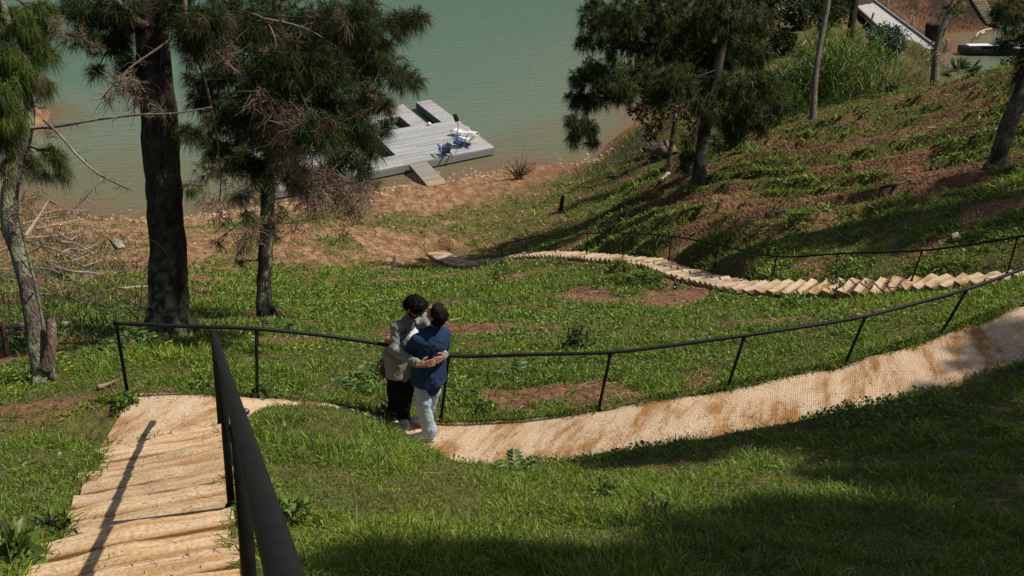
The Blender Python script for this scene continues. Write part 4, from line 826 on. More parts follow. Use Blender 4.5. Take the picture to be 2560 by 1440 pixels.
# ferns
def fern(g, n, L, label):
    o = empty('fern', g, label, 'fern'); mb = MB(); rng = np.random.default_rng(int(abs(g[0]) * 100 + g[1] * 7))
    for k in range(n):
        a = k * 6.28 / n + rng.uniform(-.3, .3); d = np.array([math.cos(a), math.sin(a), 0]); l = L * rng.uniform(.7, 1.1); t = np.linspace(.08, 1, 22)
        Q = g + d * (l * t)[:, None] + np.c_[0 * t, 0 * t, l * (.75 * t - .62 * t * t)]; s_ = np.array([-d[1], d[0], 0])
        for sg in (-1, 1): leaves(mb, Q, s_ * sg + d * .45 + rng.normal(0, .08, Q.shape), l * .30 * np.sin(np.clip(t * 2.6 + .45, 0, 3.1)), .022 + .02 * l, pal(22, [(.10, .17, .04), (.13, .21, .05)], rng) , rng)
    mb.build('fronds', M['leaf'], o)
for x, y, n, L, lb in [(935, 965, 11, .62, 'spreading fern on the bank behind the man in the grey shirt'), (60, 870, 9, .7, 'fern beside the foot of the pale crooked pine'), (250, 800, 10, .7, 'shaded fern left of the massive pine trunk'), (1300, 945, 9, .42, 'dark fern in the lawn behind the right-hand rail'), (690, 830, 8, .5, 'light green fern below the slender pine'), (1290, 1185, 7, .32, 'small fern at the near edge of the ribbed path'), (330, 870, 9, .5, 'fern growing in the shade by the corner rail post'), (1780, 1015, 7, .3, 'small fern tucked against the far edge of the ribbed path')]: fern(gpt(x, y), n, L, lb)
# yellow flowers
FL = [(385, 853), (393, 861), (332, 869), (338, 869), (430, 870), (417, 868), (503, 870), (334, 914), (141, 912), (157, 901), (165, 905), (160, 916), (178, 924), (184, 931), (170, 941), (80, 956), (35, 992), (627, 852), (764, 865), (783, 880), (804, 878), (696, 834), (681, 834), (859, 917), (748, 818), (800, 808), (778, 800), (842, 785), (840, 783), (721, 762), (657, 790), (671, 808), (1158, 875), (1140, 790), (760, 770), (870, 765), (900, 800), (1124, 790), (1152, 958), (1160, 962), (555, 775), (500, 778), (1395, 745), (1120, 740)]
src = None
for i, (x, y) in enumerate(FL):
    g = gpt(x, y + 6); h = rg.uniform(.10, .2)
    if src is None:
        src = empty('flower', g, 'small yellow daisy-like flower on a thin stem in the grass', 'flower', 'yellow flowers in the grass'); mb = MB(); tube(mb, np.array([g, g + [0, 0, .15]]), .002, 4, (.06, .1, .03)); mb.build('stem', M['leaf'], src); mb = MB()
        th = np.linspace(0, 6.28, 14, endpoint=False); D = np.stack([np.cos(th), np.sin(th) - .2, 0 * th + .25], 1); leaves(mb, np.repeat((g + [0, 0, .15])[None], 14, 0), D, .027, .013, (.85, .52, .02), rg, fold=.02); tube(mb, np.array([g + [0, 0, .147], g + [0, 0, .158]]), .011, 8, (.6, .32, .02)); mb.build('petals', M['leaf'], src)
    else: copy_tree(src, g, rz=rg.uniform(0, 6), scale=rg.uniform(.7, 1.1))

# leafy plants at the stair edges, seed stems by the path
LEAFY = [(.12, .20, .035), (.16, .25, .05), (.09, .15, .03)]
for x, y, R, n, Lf, lb in [(35, 1425, .16, 90, .11, 'broad-leaved plant at the lower left corner of the stairs'), (128, 1352, .15, 90, .05, 'dark weed growing over the left edge of the stairs'), (512, 978, .17, 110, .075, 'leafy vine spilling over the far edge of the landing'), (596, 985, .14, 60, .07, 'leafy weed by the landing behind the thick stair rail'), (655, 992, .13, 60, .07, 'leafy weed around the foot of the middle rail post'), (330, 1020, .16, 80, .06, 'grassy weed at the left end of the landing'), (1645, 1290, .16, 60, .07, 'broad-leaved weed in the middle of the foreground lawn'), (975, 1045, .16, 70, .075, 'light green weed at the feet of the couple'), (1510, 1240, .14, 60, .06, 'small weed in the sunlit foreground lawn'), (720, 1305, .13, 70, .06, 'weed close to the thick rail in the near lawn'), (1990, 780, .3, 120, .08, 'dense leafy plant in the lawn beyond the ribbed path'), (1215, 1042, .2, 120, .06, 'leafy clump hanging over the far edge of the ribbed path')]:
    bush('leafy_plant', lb, gpt(x, y), R, n, 'plant', None, 4, -.06, L=Lf, W=Lf * .6, cols=LEAFY if 'dark' not in lb else DK + LEAFY[2:], hang=-.2)
mb = MB(); rq_ = np.random.default_rng(88); n = 420; k = rq_.integers(0, len(upc), n); k = k[(upc[k, 0] > -1.6) & (upc[k, 0] < 5.5)]; n = len(k)
P = upc[k] + side(upc)[k] * (UPW / 2 + rq_.uniform(.0, .5, (n, 1))); P[:, 2] = gz(P[:, 0], P[:, 1]); P = np.r_[P, (lambda q: q)(np.stack([*(lambda x, y, r: (x, y, gz(x, y)))(*scatter(700, 4, 11, rq_))], 1))]; n = len(P)
D = np.stack([rq_.normal(0, .35, n), rq_.normal(0, .35, n), np.ones(n)], 1); Lh = rq_.uniform(.15, .38, n); blades(mb, P, D, Lh, .0042, .5, pal(n, [(.20, .13, .07), (.26, .20, .10), (.15, .15, .05)], rq_), rq_)
tip = P + nrm(D) * Lh[:, None] * .88 - [0, 0, .02]; leaves(mb, np.repeat(tip, 3, 0) + rq_.normal(0, .012, (3 * n, 3)), rq_.normal(size=(3 * n, 3)), .022, .009, pal(3 * n, [(.16, .08, .05), (.22, .15, .08)], rq_), rq_)
tag(mb.build('seed_stems', M['grass'], smooth=False), 'thin brown grass stems with seed heads standing above the lawn', 'grass', kind='stuff')

tuft_field('bank_scrub', 'dry brown scrub clinging to the far red bank', [gpt(x, y) for x, y in [(2230, 8), (2262, 22), (2300, 20), (2340, 12), (2380, 30), (2420, 20), (2290, 40), (2360, 52), (2410, 50), (2440, 60), (2510, 20), (2530, 50), (2380, 66), (2250, 5)]], .5, .05, [(.15, .105, .065), (.11, .08, .05), (.09, .10, .04), (.19, .14, .09)], 1.6, 170)
# ------------------------------------------------------------------ floating dock
DZ = .52; D0 = hz(1236, 368, DZ); DU = nrm(hz(735, 468, DZ) - D0); DV = np.array([DU[1], -DU[0], 0]); DV = DV if DV[1] > 0 else -DV
DVs = nrm(DV - .21 * DU)
def dk(u, v, z=DZ): p = D0 + DU * (u - .21 * v) + DV * v; return np.array([p[0], p[1], z])
def rows(v):
    if v < 1.9: return [(0, 14.2)]
    r = [(10.2, 14.2)] if v < 8.2 else []
    if v < 6.6: return [(0, 6.1)] + r
    if v < 6.8: return [(0, 1.18), (2.2, 6.1)] + r
    if v < 9.4: return [(0, 1.18), (2.2, 3.35), (5.05, 6.1)] + r
    return [(0, 1.18), (2.2, 6.1)]
dock = empty('floating_dock', dk(5, 3, 0), 'weathered grey plank floating dock with square openings on the lake', 'dock')
rg = np.random.default_rng(61); mb = MB()
for i in range(86):
    v = (i + .5) * .14
    for a, b in rows(v):
        cuts = sorted([a, b] + [c for c in (rg.uniform(1, 3) + k * 3.2 for k in range(5)) if a + .4 < c < b - .4])
        for c0, c1 in zip(cuts[:-1], cuts[1:]):
            t = rg.uniform(.75, 1.15); col = np.array([.33, .34, .345]) * t if rg.random() > .18 else np.array([.38, .34, .29]) * t
            beam(mb, dk(c0 + .004, v, DZ - .018 + rg.uniform(-.002, .002)), dk(c1 - .004, v, DZ - .018), .128, .036, col, up=(0, 0, 1))
mb.build('deck_boards', M['wood'], dock, smooth=False)
mb = MB(); EDG = [((0, 0), (14.2, 0)), ((0, 0), (0, 12.04)), ((0, 12.04), (1.18, 12.04)), ((1.18, 6.6), (1.18, 12.04)), ((1.18, 6.6), (2.2, 6.6)), ((2.2, 6.6), (2.2, 12.04)), ((2.2, 12.04), (6.1, 12.04)), ((6.1, 1.9), (6.1, 12.04)), ((6.1, 1.9), (10.2, 1.9)), ((10.2, 1.9), (10.2, 8.2)), ((10.2, 8.2), (14.2, 8.2)), ((14.2, 0), (14.2, 8.2)), ((3.35, 6.8), (3.35, 9.4)), ((5.05, 6.8), (5.05, 9.4)), ((3.35, 6.8), (5.05, 6.8)), ((3.35, 9.4), (5.05, 9.4))]
for a, b in EDG:
    for k, zz in enumerate((DZ - .10, DZ - .23, DZ - .36)):
        front = a[1] == 0 and b[1] == 0
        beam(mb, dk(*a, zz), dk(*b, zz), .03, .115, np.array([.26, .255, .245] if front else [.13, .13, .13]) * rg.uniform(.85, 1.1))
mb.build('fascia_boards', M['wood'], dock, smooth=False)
for u, v, a_, b_ in [(u, v, 1.0, .5) for u in (.6, 2.8, 5.5, 8, 11, 13.5) for v in (1.0,)] + [(u, v, .7, .8) for u, v in ((.6, 4), (.6, 8), (.6, 11), (2.7, 8), (2.7, 11), (4.2, 11), (5.6, 4), (5.6, 8), (12, 4), (12, 7), (4, 4))]:
    mb = MB(); box(mb, dk(u, v, .02), (a_, b_, .5), np.array([DU, DVs, [0, 0, 1]]), (.05, .05, .055), bev=.05); mb.build('float', M['plastic'], dock)
gw = empty('gangway', dk(5.3, -1.5, .3), 'ribbed plank gangway sloping from the dock to the muddy beach', 'gangway'); mb = MB()
a0, a1 = hz(1066, 404, DZ + .01), hz(1023, 412, DZ + .01); b0, b1 = hz(1118, 458, .16), hz(1071, 467, .16)
for i in range(30):
    t = (i + .5) / 30; beam(mb, lerp(a0, b0, t), lerp(a1, b1, t), np.linalg.norm(b0 - a0) / 30 * .8, .035, np.array([.33, .30, .25] if i < 24 else [.42, .31, .19]) * rg.uniform(.75, 1.15))
mb.build('treads', M['wood'], gw, smooth=False); mb = MB()
for p, q in ((a0, b0), (a1, b1)): beam(mb, p - [0, 0, .11], q - [0, 0, .11], .05, .17, (.12, .11, .10))
mb.build('stringers', M['wood'], gw, smooth=False)
def frm(f): f = nrm([f[0], f[1], 0]); return np.array([[f[1], -f[0], 0], f, [0, 0, 1.0]])
def adirondack(p, f, label, group=None):
    o = empty('deck_chair', p, label, 'chair', group); R = frm(f); B = np.array([.02, .065, .19]); g = lambda x, y, z: p + np.array([x, y, z]) @ R
    mb = MB()
    for i in range(6): y = .30 - i * .1; beam(mb, g(-.26, y, .36 - .035 * i), g(.26, y, .36 - .035 * i), .085, .022, B * rg.uniform(.85, 1.2))
    mb.build('seat', M['plastic'], o, False); mb = MB()
    for i in range(5):
        x = (i - 2) * .108; h = .72 - .05 * abs(i - 2) ** 1.4; beam(mb, g(x * .9, -.2, .2), g(x * 1.12, -.2 - .32 * h / .72, .2 + h), .088, .022, B * rg.uniform(.85, 1.2), up=tuple(R[0]) if 0 else (R[1][0], R[1][1], .3))
    beam(mb, g(-.26, -.33, .52), g(.26, -.33, .52), .05, .03, B); mb.build('backrest', M['plastic'], o, False)
    for s in (-1, 1):
        mb = MB(); beam(mb, g(s * .33, -.40, .56), g(s * .33, .40, .60), .13, .024, B * 1.25, bev=.01); mb.build('armrest', M['plastic'], o, False)
        mb = MB(); beam(mb, g(s * .29, .31, 0), g(s * .29, .31, .59), .035, .10, B * .9); mb.build('leg', M['plastic'], o, False)
        mb = MB(); beam(mb, g(s * .26, .36, .33), g(s * .26, -.56, .03), .03, .12, B * .85); mb.build('leg', M['plastic'], o, False)
    return o
gd = 'blue slatted deck chairs on the dock'
adirondack(hz(1113, 388, DZ), (-.35, .95), 'blue slatted deck chair left of the lamp pole, seen from behind', gd)
adirondack(hz(1151, 367, DZ), (-.95, .15), 'blue slatted deck chair beside the white loungers, turned sideways', gd)
adirondack(hz(735, 428, DZ), (-.2, -.9), 'blue slatted deck chair on the far end of the dock behind pine twigs', gd)
def lounger(a, b, label, raised):
    """a = foot end on the deck, b = head end"""
    f = nrm((b - a) * [1, 1, 0]); R = frm(f); o = empty('sun_lounger', a, label, 'sun lounger', 'white sun loungers on the dock'); g = lambda x, y, z: a + np.array([x, y, z]) @ R; Wt = (.78, .77, .74); L = 1.75
    def sheet(name, ys, zs, w=.58):
        mb = MB(); n = len(ys); xs = np.linspace(-w / 2, w / 2, 7); V = np.array([g(x, y, z - .05 * (1 - (2 * x / w) ** 2)) for y, z in zip(ys, zs) for x in xs]); V = np.r_[V, V - [0, 0, .035]]; i = np.arange(n - 1)[:, None] * 7; j = np.arange(6)[None]
        F = np.stack([i + j, i + j + 1, i + 7 + j + 1, i + 7 + j], -1).reshape(-1, 4); m = n * 7; ed = [[k, k + 7, m + k + 7, m + k] for k in list(range(0, (n - 1) * 7, 7))] + [[k + 7, k, m + k, m + k + 7] for k in range(6, (n - 1) * 7, 7)] + [[k + 1, k, m + k, m + k + 1] for k in range(6)] + [[(n - 1) * 7 + k, (n - 1) * 7 + k + 1, m + (n - 1) * 7 + k + 1, m + (n - 1) * 7 + k] for k in range(6)]
        mb.add(V, [F[:, ::-1], F + m, np.array(ed)], Wt); return mb.build(name, M['plastic'], o)
    y = np.linspace(0, 1.08, 9); sheet('seat', y, .36 + .05 * np.cos(y * 3.2) - .10 * (y < .1))
    y = np.linspace(1.10, L if not raised else 1.52, 7); sheet('backrest', y, (.34 + (y - 1.1) * (.08 if not raised else .8)))
    for s in (-1, 1):
        mb = MB(); tube(mb, curve([g(s * .29, .08, .37), g(s * .30, .16, .06), g(s * .30, .28, .02), g(s * .30, .48, .05), g(s * .30, .56, .37)], 14), .022, 6, Wt); mb.build('leg', M['plastic'], o)
        mb = MB(); tube(mb, curve([g(s * .29, 1.12, .34), g(s * .31, 1.34, .02)], 5), .024, 6, Wt); mb.build('leg', M['plastic'], o)
        mb = MB(); tube(mb, curve([g(s * .30, .56, .37), g(s * .33, .68, .55), g(s * .33, .95, .56), g(s * .31, 1.14, .36)], 14), .02, 6, Wt); mb.build('armrest', M['plastic'], o)
lounger(hz(1131, 336, DZ), hz(1192, 347, DZ), 'white plastic sun lounger lying flat, the farther of the pair', False)
lounger(hz(1146, 352, DZ), hz(1204, 366, DZ), 'white plastic sun lounger with raised backrest behind the blue chair', True)
b = hz(1139.6, 384.6, DZ); o = empty('dock_lamp', b, 'tall thin lamp pole with black panel at the dock edge', 'lamp'); t1 = hy(1145, 318, b[1]); t2 = hy(1143, 304, b[1]); t3 = hy(1136.5, 285, b[1])
mb = MB(); tube(mb, curve([b, lerp(b, t1, .5) + [.02, 0, 0], t1, t2], 12), .022, 8, (.25, .25, .25)); mb.build('pole', M['metal'], o); mb = MB(); beam(mb, t2, t3, .26, .05, (.03, .03, .032), bev=.02, up=(0, -1, .3)); mb.build('lamp_head', M['plastic'], o)
def small(name, label, cat, parts, mt='plastic', group=None):
    """parts: (part name, builder)"""
    mb = MB(); parts(mb); V = np.concatenate(mb.V); return tag(mb.build(name, M[mt], origin=[V[:, 0].mean(), V[:, 1].mean(), V[:, 2].min()]), label, cat, group)
p = hz(1073, 313, DZ); small('mooring_buoy', 'small white buoy on the deck by the water slot', 'buoy', lambda mb: tube(mb, p + np.array([[0, 0, z] for z in (0, .03, .1, .17, .2)]), [.06, .12, .15, .1, .03], 12, (.75, .74, .7)))
p2 = dk(3.9, 9.36, DZ - .05); small('rope_coil', 'yellow rope coil at the edge of the square opening', 'rope', lambda mb: tube(mb, p2 + np.array([[.12 * math.cos(a), .05 * math.sin(a), .07 + .03 * math.sin(3 * a)] for a in np.linspace(0, 6.28, 14)]), .035, 6, (.75, .5, .06)))
# ------------------------------------------------------------------ far walkway, boat and bank on the right
WZ = 2.7; nl_, nr_ = hz(2256, 124, WZ), hz(2343, 122, WZ); fl_, fr_ = hz(2120, 0, WZ), hz(2180, 0, WZ); fl_ = fl_ + (fl_ - nl_) * .6; fr_ = nr_ + (fr_ - nr_) * 1.6
wk = empty('walkway', lerp(nl_, nr_, .5) - [0, 0, .6], 'raised concrete walkway with low edge beams crossing to the red bank', 'walkway'); ax = nrm(fl_ - nl_ + fr_ - nr_)
mb = MB(); n = 24; V = []
for t in np.linspace(0, 1, n):
    for s_ in np.linspace(0, 1, 7): q = lerp(lerp(nl_, nr_, s_), lerp(fl_, fr_, s_), t); V += [q]
V = np.array(V); lo = V - [0, 0, .35]; i = np.arange(n - 1)[:, None] * 7; j = np.arange(6)[None]; F = np.stack([i + j, i + j + 1, i + 7 + j + 1, i + 7 + j], -1).reshape(-1, 4); m = len(V)
ed = [[k + 7, k, m + k, m + k + 7] for k in range(0, m - 7, 7)] + [[k, k + 7, m + k + 7, m + k] for k in range(6, m - 7, 7)] + [[k, k + 1, m + k + 1, m + k] for k in range(6)]
mb.add(np.r_[V, lo], [F, F[:, ::-1] + m, np.array(ed)], (.40, .385, .36)); mb.build('deck', M['rock'], wk)
for a, b in ((nl_, fl_), (nr_, fr_)): mb = MB(); beam(mb, a + [0, 0, .07], b + [0, 0, .07], .2, .22, (.2, .19, .175), bev=.02); mb.build('edge_beam', M['rock'], wk)
for bx, by, tx, ty in ((2213, 20, 2221, -2), (2177, 54, 2185, 31), (2276, 66, 2286, 42), (2360, 128, 2371, 99)):
    b = hz(bx, by, WZ); t = hy(tx, ty, b[1]); mb = MB(); beam(mb, b - [0, 0, .1], t, .16, .16, (.30, .30, .30), bev=.02); mb.build('post', M['rock'], wk)
for t in (.12, .35, .6, .85):
    for s_ in (.1, .9): q = lerp(lerp(nl_, nr_, s_), lerp(fl_, fr_, s_), t); mb = MB(); tube(mb, np.array([[q[0], q[1], -2], [q[0], q[1], WZ - .34]]), .18, 10, (.13, .12, .11)); mb.build('pier', M['rock'], wk)
rb = np.random.default_rng(4); mb = MB(); 
for i in range(17):
    t = i / 14; c = lerp(gpt(2481, 62), gpt(2443, 2), t) + [0, 0, .12]; c[2] = lerp(gpt(2481, 62)[2], gpt(2443, 2)[2], t) + .15; box(mb, c, (1.3, .62, .18), np.array([[.97, -.2, 0], [.2, .97, 0], [0, 0, 1]]), np.array([.36, .29, .19]) * rb.uniform(.8, 1.1), bev=.03)
tag(mb.build('bank_stairs', M['rock'], smooth=False, origin=gpt(2481, 62)), 'pale steps climbing the far red bank', 'stairs', kind='structure')
g = gpt(2326, 100); g = hz(2326, 100, .4); o = empty('tree_stump', g, 'hollow split tree stump standing by the water below the red bank', 'stump'); mb = MB(); bark_tube(mb, [g - [0, 0, .5], g + [0, 0, .5], g + [-.05, 0, 1.5]], [.75, .62, .6], 16, (.05, .038, .03), 0, 3, .25, 14); mb.build('trunk', M['bark'], o); mb = MB()
for k in range(4): bark_tube(mb, [g + [.35 + .1 * k, -.62, -.3], g + [.5 + .1 * k, -.6, 1.1 + .25 * (k == 2)]], [.09, .05], 6, (.22, .15, .1), 0, 4 + k, .2, 8)
mb.build('splinters', M['bark'], o)
# moored boat half hidden by foliage at the right edge
bc = hz(2500, 124, .35); o = empty('boat', bc, 'moored boat with flat white deck and dark hull at the far right', 'boat'); Rb = np.array([[1, .05, 0], [-.05, 1, 0], [0, 0, 1.0]])
q = lambda x, y, z: bc + np.array([x, y, z]) @ Rb
mb = MB(); L2 = 3.6; V = []
for t, wd, dz in ((-1, .45, .1), (-.7, .85, 0), (0, 1.0, 0), (.8, .95, 0), (1, .9, .05)):
    for yy, zz in ((-wd, .25), (-wd * .75, -.35), (wd * .75, -.35), (wd, .25)): V.append(q(t * L2, yy, zz + dz))
F = [[i * 4 + j, i * 4 + j + 1, i * 4 + 5 + j, i * 4 + 4 + j] for i in range(4) for j in range(3)] + [[0, 1, 2, 3], [19, 18, 17, 16]]
mb.add(np.array(V), np.array(F), (.03, .032, .035)); mb.build('hull', M['plastic'], o, False)
mb = MB(); box(mb, q(.2, .25, .36), (6.2, .75, .12), Rb, (.72, .74, .74), bev=.03); box(mb, q(1.5, -.75, .30), (2.2, .5, .1), Rb, (.70, .72, .72), bev=.03); mb.build('deck', M['plastic'], o, False)
mb = MB(); box(mb, q(1.6, .8, 1.75), (3.0, 1.7, .08), Rb, (.05, .23, .22), bev=.03); mb.build('canopy', M['plastic'], o, False)
for x, y in ((.3, .1), (2.9, .1), (.3, 1.5), (2.9, 1.5)): mb = MB(); tube(mb, np.array([q(x, y, .4), q(x, y, 1.72)]), .03, 6, (.05, .05, .05)); mb.build('canopy_post', M['metal'], o)
mb = MB(); 
for pts in ([(2440, 92), (2446, 82), (2462, 75), (2478, 72)], [(2446, 82), (2452, 84), (2460, 80)]): tube(mb, curve([hz(x, y, .5) for x, y in pts], 9), np.linspace(.05, .09, 9), 6, (.5, .43, .34))
tag(mb.build('dead_branch', M['twig'], origin=hz(2446, 88, 0)), 'pale bare branch sticking out of the water near the boat', 'branch')
# ------------------------------------------------------------------ things lying about the slope
def lying(px, r, col, lift=.06, n=None): P = [gpt(x, y) + [0, 0, lift] for x, y in px]; return P
def bstick(name, label, cat, px, r0, r1, col, lift=.05, group=None, mt='twig'):
    P = lying(px, r0, col, lift); mb = MB(); bark_tube(mb, P, [r0, r1], 7, col, 0, int(px[0][0]) & 31, .18, max(10, 5 * len(P)), 12); return tag(mb.build(name, M[mt], origin=P[0]), label, cat, group)
Z6 = lambda L: [(a / 3.6, 400 + b / 3.6) for a, b in L]
BR = [[(240, 690), (350, 540), (450, 375)], [(240, 730), (440, 690), (640, 640), (850, 585), (1010, 575)], [(330, 600), (540, 565), (750, 545), (880, 555)], [(400, 495), (560, 465), (700, 468), (850, 430)], [(455, 370), (560, 405), (680, 430), (830, 432)], [(290, 740), (450, 800), (600, 870), (780, 935)], [(310, 1018), (450, 1020), (560, 1040), (720, 1100), (950, 1170)], [(760, 960), (900, 890), (1040, 820)], [(520, 860), (640, 825), (760, 845), (930, 750)], [(-40, 1015), (30, 1000), (110, 970)], [(340, 1200), (450, 1200), (620, 1190)], [(500, 980), (640, 1050), (800, 1055), (950, 1050)], [(640, 1290), (800, 1310), (1000, 1250), (1150, 1200)], [(200, 560), (350, 530), (520, 520)], [(560, 760), (700, 790), (850, 870)], [(640, 900), (760, 780), (860, 700)], [(420, 900), (560, 940), (700, 930), (820, 880)], [(540, 690), (640, 740), (700, 680)], [(-30, 830), (60, 770), (160, 700)], [(-40, 560), (60, 640), (180, 720)]]
for i, b in enumerate(BR):
    P = [gpt(x, y + 7) + [0, 0, .16 + .12 * math.sin(i * 2.3 + k)] for k, (x, y) in enumerate(Z6(b))]; mb = MB(); th = .10 if i == 0 else .032 + .012 * (i % 3)
    bark_tube(mb, P, [th, th * .35], 7, (.30, .235, .18) if i != 12 else (.09, .07, .055), 0, i, .15, 16, 10); Q = curve(P, 24); l = np.linalg.norm(P[0] - P[-1])
    for k in range(9): dead_twigs(mb, Q[rg.integers(6, 24)], .02, 1, l * .22, rg, [(.27, .22, .17), (.2, .16, .12)], .010, .1, 0, 6)
    tag(mb.build('fallen_branch', M['twig'], origin=P[0]), 'thick pale fallen limb rising from the brush behind the crooked pine' if i == 0 else ('dark fallen branch lying in the shade left of the massive trunk' if i == 12 else 'bare pale fallen branch in the brush pile behind the crooked pine'), 'branch', None if i in (0, 12) else 'bare branches in the brush pile')
mb = MB(); rq = np.random.default_rng(77)
for k in range(330):
    x, y = rq.uniform(-40, 250), rq.uniform(500, 760); g = gpt(x, y) + [0, 0, rq.uniform(.05, .3)]; dead_twigs(mb, g, .1, 1, rq.uniform(.6, 1.6), rq, [(.24, .19, .145), (.16, .13, .10), (.30, .25, .2)], .009, .0, 0, 7)
tag(mb.build('dead_brush', M['twig']), 'tangle of thin dead twigs on the ground behind the crooked pine', 'brush', kind='stuff')
tuft_field('brush_grass', 'shaggy dull grass growing through the dead brush', [gpt(x, y) for x, y in [(20, 560), (90, 540), (160, 530), (220, 545), (60, 620), (140, 610), (210, 590), (40, 700), (120, 690), (200, 660), (240, 620), (180, 740), (90, 760), (280, 680), (300, 740), (20, 780), (240, 770), (150, 780), (320, 800), (220, 830), (60, 830)]], .45, .024, [(.07, .085, .03), (.10, .10, .045), (.05, .07, .022)], 1.5, 330)
fp = at(14, 884, 13.2); fp[2] = gz(fp[:1], fp[1:2])[0]; o = empty('wooden_fence', fp, 'rough wooden post with rails at the left edge behind the crooked pine', 'fence'); mb = MB(); bark_tube(mb, [fp - [0, 0, .2], hy(4, 806, fp[1])], [.045, .04], 8, (.09, .06, .045), 0, 3, .15, 10); mb.build('post', M['bark'], o)
for a, b, w_ in (((-30, 845), (62, 826), .035), ((-30, 822), (66, 812), .05)): mb = MB(); bark_tube(mb, [hy(*a, fp[1] + .05), hy(*b, fp[1] + .9)], [w_, w_ * .8], 7, (.2, .155, .115), 0, 9, .1, 10); mb.build('rail', M['wood'], o)
def plank(label, a, b, w_, th, col, cat='plank', name='plank', lift=.05): P = gpt(*a) + [0, 0, lift], gpt(*b) + [0, 0, lift]; return small(name, label, cat, lambda mb: beam(mb, P[0], P[1], w_, th, col, bev=.008), 'wood')
plank('weathered grey plank lying in front of the massive trunk', (302, 724), (365, 719), .22, .05, (.34, .28, .22)); plank('short grey board on the beach behind the dead brush', (285, 600), (305, 622), .32, .06, (.3, .27, .23)); plank('board fragment lying in the shade beside the fence rail', (150, 816), (172, 812), .12, .04, (.25, .2, .15)); plank('small brown board on the grass above the curved rail', (1522, 442), (1540, 442), .16, .07, (.24, .13, .08))
plank('flat pale stone slab on the grass above the lower rail', (2380, 600), (2397, 595), .28, .10, (.46, .36, .27), 'stone', 'stone_slab'); plank('pale peeled log end near the dark slope pine', (1655, 452), (1672, 436), .13, .12, (.40, .33, .26), 'log', 'log')
b = gpt(980, 678); small('wooden_stake', 'leaning pale wooden stake on the beach above the couple', 'stake', lambda mb: beam(mb, b - [0, 0, .1], hy(989, 636, b[1]), .14, .07, (.36, .30, .22), bev=.01), 'wood')
b2 = gpt(1402, 527); small('wooden_stake', 'dark charred stake standing on the beach near the shore', 'stake', lambda mb: bark_tube(mb, [b2 - [0, 0, .1], lerp(b2, hy(1407, 489, b2[1]), .5), hy(1407, 488, b2[1])], [.12, .10, .08], 9, (.05, .032, .025), 0, 2, .25, 10), 'bark')
def glight(px, py, h, label):
    b = gpt(px, py); o = empty('garden_light', b, label, 'garden light', 'garden lights by the lower steps'); d = nrm([.16, 0, 1]); mb = MB(); tube(mb, np.array([b - [0, 0, .05], b + d * h * .55, b + d * h * .6]), [.05, .055, .03], 10, (.06, .05, .045)); mb.build('post', M['metal'], o); mb = MB(); tube(mb, curve([b + d * h * .6, b + d * h * .8 + [-.03, 0, 0], b + d * h + [.0, 0, 0], b + d * h * .9 + [.05, -.02, 0]], 8), .018, 6, (.75, .75, .75)); mb.build('lamp_head', M['plastic'], o)
glight(1686, 724, .34, 'stubby dark garden light with white head below the lower steps landing'); glight(1252, 664, .30, 'small garden light with white head at the bend of the lower steps')
def blob(name, label, cat, c, rx, ry, rz, col, seed, mt='rock', group=None, amp=.35):
    th = np.linspace(0, np.pi, 12)[:, None]; ph = np.linspace(0, 2 * np.pi, 18, endpoint=False)[None]; V = np.stack([np.sin(th) * np.cos(ph), np.sin(th) * np.sin(ph), np.cos(th) + 0 * ph], -1); k = 1 + amp * (vn3(V[..., 0] * 2 + 5, V[..., 1] * 2 + 5, V[..., 2] * 2 + 5, seed) - .5) * 2; V = V * k[..., None] * [rx, ry, rz] + c
    i = np.arange(11)[:, None] * 18; j = np.arange(18)[None]; q = (j + 1) % 18; F = np.stack([i + j, i + 18 + j, i + 18 + q, i + q], -1).reshape(-1, 4); mb = MB(); mb.add(V.reshape(-1, 3), F, col); return tag(mb.build(name, M[mt], origin=c), label, cat, group)
blob('stone', 'rough brown stone half sunk in the shaded foreground lawn', 'stone', gpt(1872, 1124) + [0, 0, .03], .07, .05, .075, (.12, .09, .065), 3)
blob('cap', 'dark blue cloth cap lying at the path edge beside the landing', 'cap', at(607, 1030, 8.95), .075, .05, .04, (.02, .028, .055), 5, 'plastic', None, .15)
blob('stone', 'brown chunk of wood and soil behind the heads of the couple', 'stone', gpt(1118, 772) + [0, 0, .1], .26, .10, .08, (.09, .062, .045), 8, 'rock', None, .6)
bstick('stick', 'dark thick stick lying in the green cover right of the couple', 'stick', [(1145, 993), (1170, 989), (1194, 992)], .03, .018, (.05, .04, .03), .08)
bstick('stick', 'thin pale stick on the lawn beyond the couple', 'stick', [(1124, 808), (1150, 803)], .012, .008, (.34, .26, .18), .06); bstick('stick', 'long dark stick on the red soil above the lower rail', 'stick', [(1940, 537), (1985, 541), (2030, 538)], .04, .02, (.05, .035, .028), .06)
bstick('stick', 'fallen dark branch along the top of the red soil strip', 'stick', [(2200, 478), (2240, 466), (2278, 458)], .06, .03, (.06, .045, .035), .08); bstick('stick', 'thin bent stick poking up from the beach', 'stick', [(640, 735), (600, 716), (555, 714)], .02, .01, (.26, .2, .15), .1)
bstick('stick', 'brown bark piece lying in the grass left of the landing rail', 'stick', [(247, 978), (270, 970), (293, 960)], .028, .012, (.24, .15, .10), .05)
